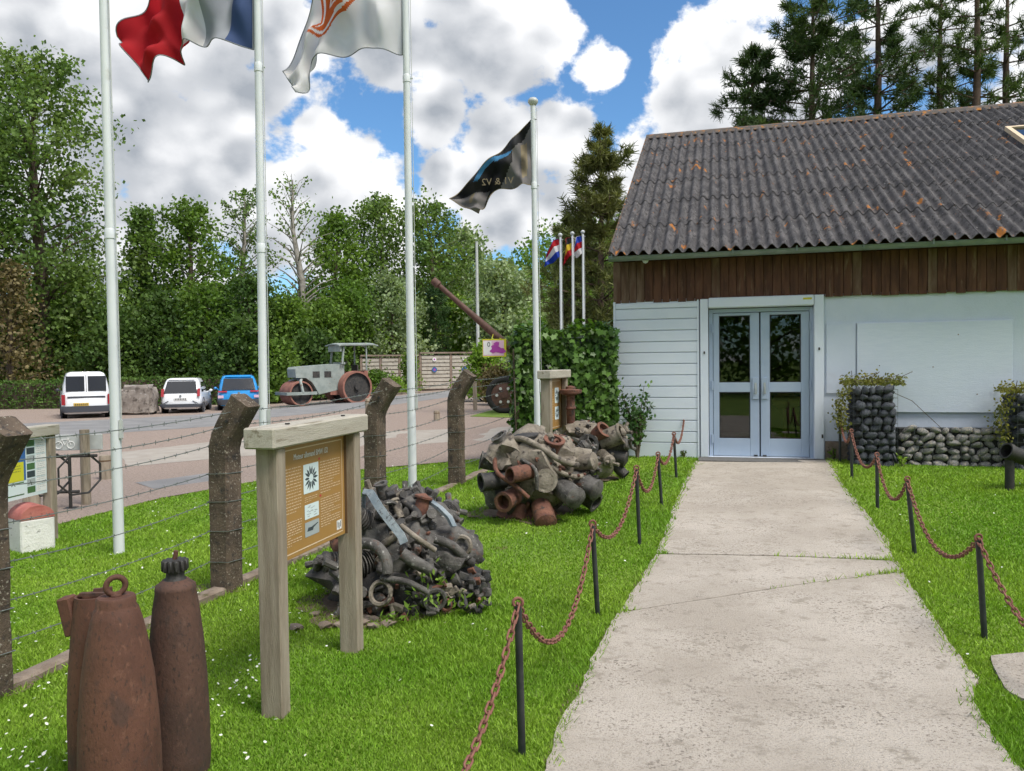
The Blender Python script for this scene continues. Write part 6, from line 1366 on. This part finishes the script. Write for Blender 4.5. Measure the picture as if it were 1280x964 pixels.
q = MB(); prof_ = [(1.75, 1.32), (1.78, 1.72), (1.7, 1.82), (-.35, 1.95), (-.75, 1.9), (-.75, .75), (.6, .5), (.75, .8), (.95, 1.1), (1.25, 1.3)]
q.loft([[Vector((x, y, z)) for x, z in prof_] for y in (-.46, .46)]); q.build('hood', 'roller_paint', root)
for x in (-.05, .55): q = MB(); q.add([(x, .468, 1.3), (x + .36, .468, 1.3), (x + .36, .468, 1.6), (x, .468, 1.6)] + [(x, .44, 1.3), (x + .36, .44, 1.3), (x + .36, .44, 1.6), (x, .44, 1.6)], [(0, 1, 2, 3), (0, 4, 5, 1), (1, 5, 6, 2), (2, 6, 7, 3), (3, 7, 4, 0)]); q.build('side_opening', 'metal_black', root)
q = MB(); q.box((-1.25, 0, .95), (1.3, 1.0, .5)); q.box((-1.85, 0, 1.15), (.2, 1.3, .9)); q.box((-1.0, 0, .55), (2.0, .9, .2)); q.build('chassis', 'roller_rust', root)
q = MB()
for y in (-.6, .6): q.box((-.62, y, 2.36), (.08, .08, .86), Matrix.Rotation(-.12, 3, 'Y')); q.box((-1.9, y, 2.2), (.06, .06, 1.3))
q.box((-.70, 0, 1.98), (.08, 1.2, .1)); q.box((-.5, 0, 2.7), (.08, 1.25, .3)); q.build('cab_frame', 'roller_paint', root)
q = MB(); q.loft([[Vector((x, y, 2.86 + .08 * math.cos(y * 2) + dz_)) for y in np.linspace(-.75, .75, 9)] + [Vector((x, y, 2.80 + .08 * math.cos(y * 2) + dz_)) for y in np.linspace(.75, -.75, 9)] for x, dz_ in ((-.35, 0), (-.5, .03), (-2.3, .06), (-2.5, 0))]); q.build('canopy_roof', 'roller_paint', root, 40)
q = MB(); q.box((-1.35, 0, 1.4), (.5, .6, .1)); q.box((-1.58, 0, 1.65), (.08, .6, .5)); q.build('seat', 'metal_black', root); q = MB(); q.torus((-.95, 0, 1.95), .22, .02, 18, 6, Matrix.Rotation(.6, 3, 'Y')); q.build('steering_wheel', 'metal_black', root)

# ---------------------------------------------------------------- slatted fence and gate at the back of the drive
def slat_fence(label, name, a, b, h, n_panel, ns, mat, marks=False, rail=None):
    d = b - a; L = d.to_2d().length; root = thing(name, label, 'gate' if marks else 'fence', a, math.atan2(d.y, d.x)); pw = L / n_panel
    for i in range(n_panel + 1): q = MB(); q.box((i * pw, .05, h / 2), (.14, .14, h + .1)); q.build('post', 'fence_brown', root)
    for i in range(n_panel):
        pn = MB(); pn.box((i * pw + pw / 2, .06, h / 2), (pw - .16, .02, h - .1)); po = pn.build('backing', 'fence_brown', root)
        for k in range(ns):
            z = .12 + (h - .2) * (k + .5) / ns; q = MB(); q.box((i * pw + pw / 2, .0 + rnd.uniform(-.01, .01), z), (pw - .18, .03, (h - .2) / ns * .78)); q.build('slat', mat, po)
        if marks:
            for (x, z, r, mt) in ((.45, h * .58, .17, 'print_blue'), (.45, h * .86, .13, 'print_white')):
                q = MB(); q.cyl((i * pw + pw * x, -.05, z), (i * pw + pw * x, -.07, z), r, n=20); s_ = q.build('round_sign', mt, root); q = MB(); q.cyl((i * pw + pw * x, -.071, z), (i * pw + pw * x, -.075, z), r * .45, n=14); q.build('symbol', 'print_purple', s_)
    q = MB(); q.box((L / 2, .0, h + .09), (L + .1, .2, .1)); q.build('top_rail', 'fence_brown' if rail is None else rail, root); return root
ga, gb, gc = at(452, 490, 48.5), at(526, 490, 50.0), at(601, 490, 51.5)
for p in (ga, gb, gc): p.z = gz(p.x, p.y)
slat_fence('weathered slatted fence behind the road roller', 'slat_fence', ga, gb + Vector((-.15, 0, 0)), zpx(gb, 526, 443), 3, 9, 'gate_wood'); slat_fence('pale slatted double gate with round blue signs', 'slat_gate', gb, gc, zpx(gb, 526, 443), 2, 9, 'gate_wood', True)

# ---------------------------------------------------------------- what the door glass mirrors: the place behind the photographer
for i, (x, y, h, w) in enumerate(((-9, -17, 9, 7), (-3.0, -20, 10, 8), (2.5, -18, 9, 7), (8, -17, 8, 7))):
    tree('lime_tree', ['leafy tree beside the reception hut', 'tallest leafy tree behind the photographer', 'leafy tree facing the blue doors across the lawn', 'smallest leafy tree behind the photographer'][i], 0, h, 20, w, 'leaf_mid', 4500, .3, 90 + i, .1, 'oval', group='trees behind the photographer', K=50, clump=.24, base=(x, y, 0))
root = thing('reception_hut', 'pale hut standing behind the photographer', 'hut', (-6.5, -12.5, gz(-6.5, -12.5)), R_(8)); q = MB(); q.box((0, 0, 1.2), (5, 3, 2.6)); q.build('wall', 'white_render', root); q = MB(); q.loft([[Vector((x, y, z)) for y, z in ((-1.8, 2.45), (0, 3.4), (1.8, 2.45), (1.8, 2.3), (0, 3.25), (-1.8, 2.3))] for x in (-2.8, 2.8)]); q.build('roof', 'pole_grey', root); q = MB(); q.box((.6, 1.51, 1.0), (.9, .06, 2.0)); q.build('door', 'door_blue', root)

# ---------------------------------------------------------------- grass and daisies
def lawn_mask(x, y):
    k = ~in_poly(x, y, PATH_POLY) & ~in_poly(x, y, DRIVE_POLY) & ~in_poly(x, y, SLAB_POLY)
    n = (x - D0.x) * BN.x + (y - D0.y) * BN.y; w = (x - D0.x) * BW.x + (y - D0.y) * BW.y
    k &= ~((n > -.06) & (w > xl)) & ~((n > -.40) & (w > gx1)) & ~((n > -.55) & (w > mx0) & (w < mx1))
    for c, rx, ry in ((e1 + Vector((-.15, .05, 0)), .5, .36), (e2 + Vector((-.1, .1, 0)), .45, .35), (e3, .3, .3)): k &= ((x - c.x) / rx) ** 2 + ((y - c.y) / ry) ** 2 > 1
    return k
def grass():
    rg = np.random.default_rng(3); N = 1900000; y = 1.35 * (13.5 / 1.35) ** rg.uniform(0, 1, N); u = rg.uniform(-.80, .80, N); x = u * (y + .25); k = lawn_mask(x, y); x, y = x[k], y[k]
    # thin out: even density on screen, a little patchy
    pat = .5 + .5 * np.sin(x * 3.1 + 2 * np.sin(y * 2.3)) * np.sin(y * 2.7 + np.sin(x * 1.9)); keep = rg.uniform(0, 1, len(x)) < (.38 + .22 * pat); x, y = x[keep], y[keep]; n = len(x)
    z = G(x, y) - .006; d = np.hypot(x, y); h = rg.uniform(.012, .028, n) * (.85 + .5 * (.5 + .5 * np.sin(x * 1.3 + y * 1.7))); wd = .0017 + .00075 * d; a = rg.uniform(0, math.tau, n); t = rg.normal(0, .5, (n, 2)) * h[:, None]
    V = np.zeros((n, 3, 3)); V[:, 0] = np.stack([x - np.cos(a) * wd, y - np.sin(a) * wd, z], 1); V[:, 1] = np.stack([x + np.cos(a) * wd, y + np.sin(a) * wd, z], 1); V[:, 2] = np.stack([x + t[:, 0], y + t[:, 1], z + h], 1)
    tag(link('grass', quick_mesh('grass', V.reshape(-1, 3), np.arange(3 * n).reshape(n, 3), 'grass_blade')), 'short mown green grass of the lawn', 'grass', kind='stuff')
    # ragged longer grass along the path, the posts and the wall
    P = []
    for Pl, s in ((P_L, -1), (P_R, 1)):
        for a_, b_ in zip(Pl[1:-1], Pl[2:]):
            m = int((b_ - a_).length * 260); tt = rg.uniform(0, 1, m); P.append(np.stack([a_.x + (b_.x - a_.x) * tt + s * rg.normal(.0, .028, m), a_.y + (b_.y - a_.y) * tt], 1))
    for a_, b_ in zip(FALL[:-1], FALL[1:]):
        m = int((b_ - a_).length * 320); tt = rg.uniform(0, 1, m); o_ = rg.choice([-1, 1], m) * np.abs(rg.normal(.075, .03, m)) ; P.append(np.stack([a_.x + (b_.x - a_.x) * tt + fperp.x * o_, a_.y + (b_.y - a_.y) * tt + fperp.y * o_], 1))
    for p in FALL: m = 160; r = rg.normal(0, .05, m) + .14; a = rg.uniform(0, math.tau, m); P.append(np.stack([p.x + np.cos(a) * r, p.y + np.sin(a) * r], 1))
    for c, rx, ry in ((e1 + Vector((-.15, .03, 0)), .6, .46), (e2 + Vector((-.1, .1, 0)), .5, .4), (e3, .35, .35)): m = 500; a = rg.uniform(0, math.tau, m); r = rg.normal(1, .06, m); P.append(np.stack([c.x + np.cos(a) * rx * r, c.y + np.sin(a) * ry * r], 1))
    for la, ra in ((j1l, j1r), (c2l, c2r)):
        xa, xb = on_edge(P_L, la), on_edge(P_R, ra); m = 220; tt = np.concatenate([1 - np.abs(rg.normal(0, .08, m // 2)), np.abs(rg.normal(0, .03, m // 4)), rg.uniform(.5, 1, m // 4)]); P.append(np.stack([xa + (xb - xa) * tt, la + (ra - la) * tt + rg.normal(0, .008, len(tt))], 1))
    P = np.concatenate(P); n = len(P); x, y = P[:, 0], P[:, 1]; z = G(x, y) - .004; d = np.hypot(x, y); h = rg.uniform(.02, .06, n); wd = .002 + .0007 * d; a = rg.uniform(0, math.tau, n); t = rg.normal(0, .6, (n, 2)) * h[:, None]
    V = np.zeros((n, 3, 3)); V[:, 0] = np.stack([x - np.cos(a) * wd, y - np.sin(a) * wd, z], 1); V[:, 1] = np.stack([x + np.cos(a) * wd, y + np.sin(a) * wd, z], 1); V[:, 2] = np.stack([x + t[:, 0], y + t[:, 1], z + h], 1)
    tag(link('edge_grass', quick_mesh('edge_grass', V.reshape(-1, 3), np.arange(3 * n).reshape(n, 3), 'grass_blade')), 'ragged longer grass along path edge and post feet', 'grass', kind='stuff')
    # daisies: a short stalk's worth above the grass, in drifts
    N = 9500; y = 1.8 * (12.5 / 1.8) ** rg.uniform(0, 1, N); x = rg.uniform(-.78, .78, N) * y; k = lawn_mask(x, y); x, y = x[k], y[k]
    dr = np.sin(x * 2.1 + 1.5 * np.sin(y * 1.3)) * np.sin(y * 1.9 + .7) + .35 * np.sin(x * 7 + y * 5); left = (x < -1.2 + (y - 4) * .30)
    k = rg.uniform(0, 1, len(x)) < np.where(left, .62, .13) * np.clip(.45 + .8 * dr, .06, 1); x, y = x[k], y[k]; n = len(x); z = G(x, y) + rg.uniform(.018, .036, n); r = rg.uniform(.005, .009, n); tl = rg.normal(0, .35, (n, 2)); V = []
    for j in range(8): a = j * math.tau / 8; ox, oy = np.cos(a) * r, np.sin(a) * r; V.append(np.stack([x + ox, y + oy, z + ox * tl[:, 0] + oy * tl[:, 1]], 1))
    V = np.stack(V, 1).reshape(-1, 3); tag(link('daisies', quick_mesh('daisies', V, np.arange(8 * n).reshape(n, 8), 'daisy')), 'scattered white daisies in the lawn', 'flowers', kind='stuff')
grass()
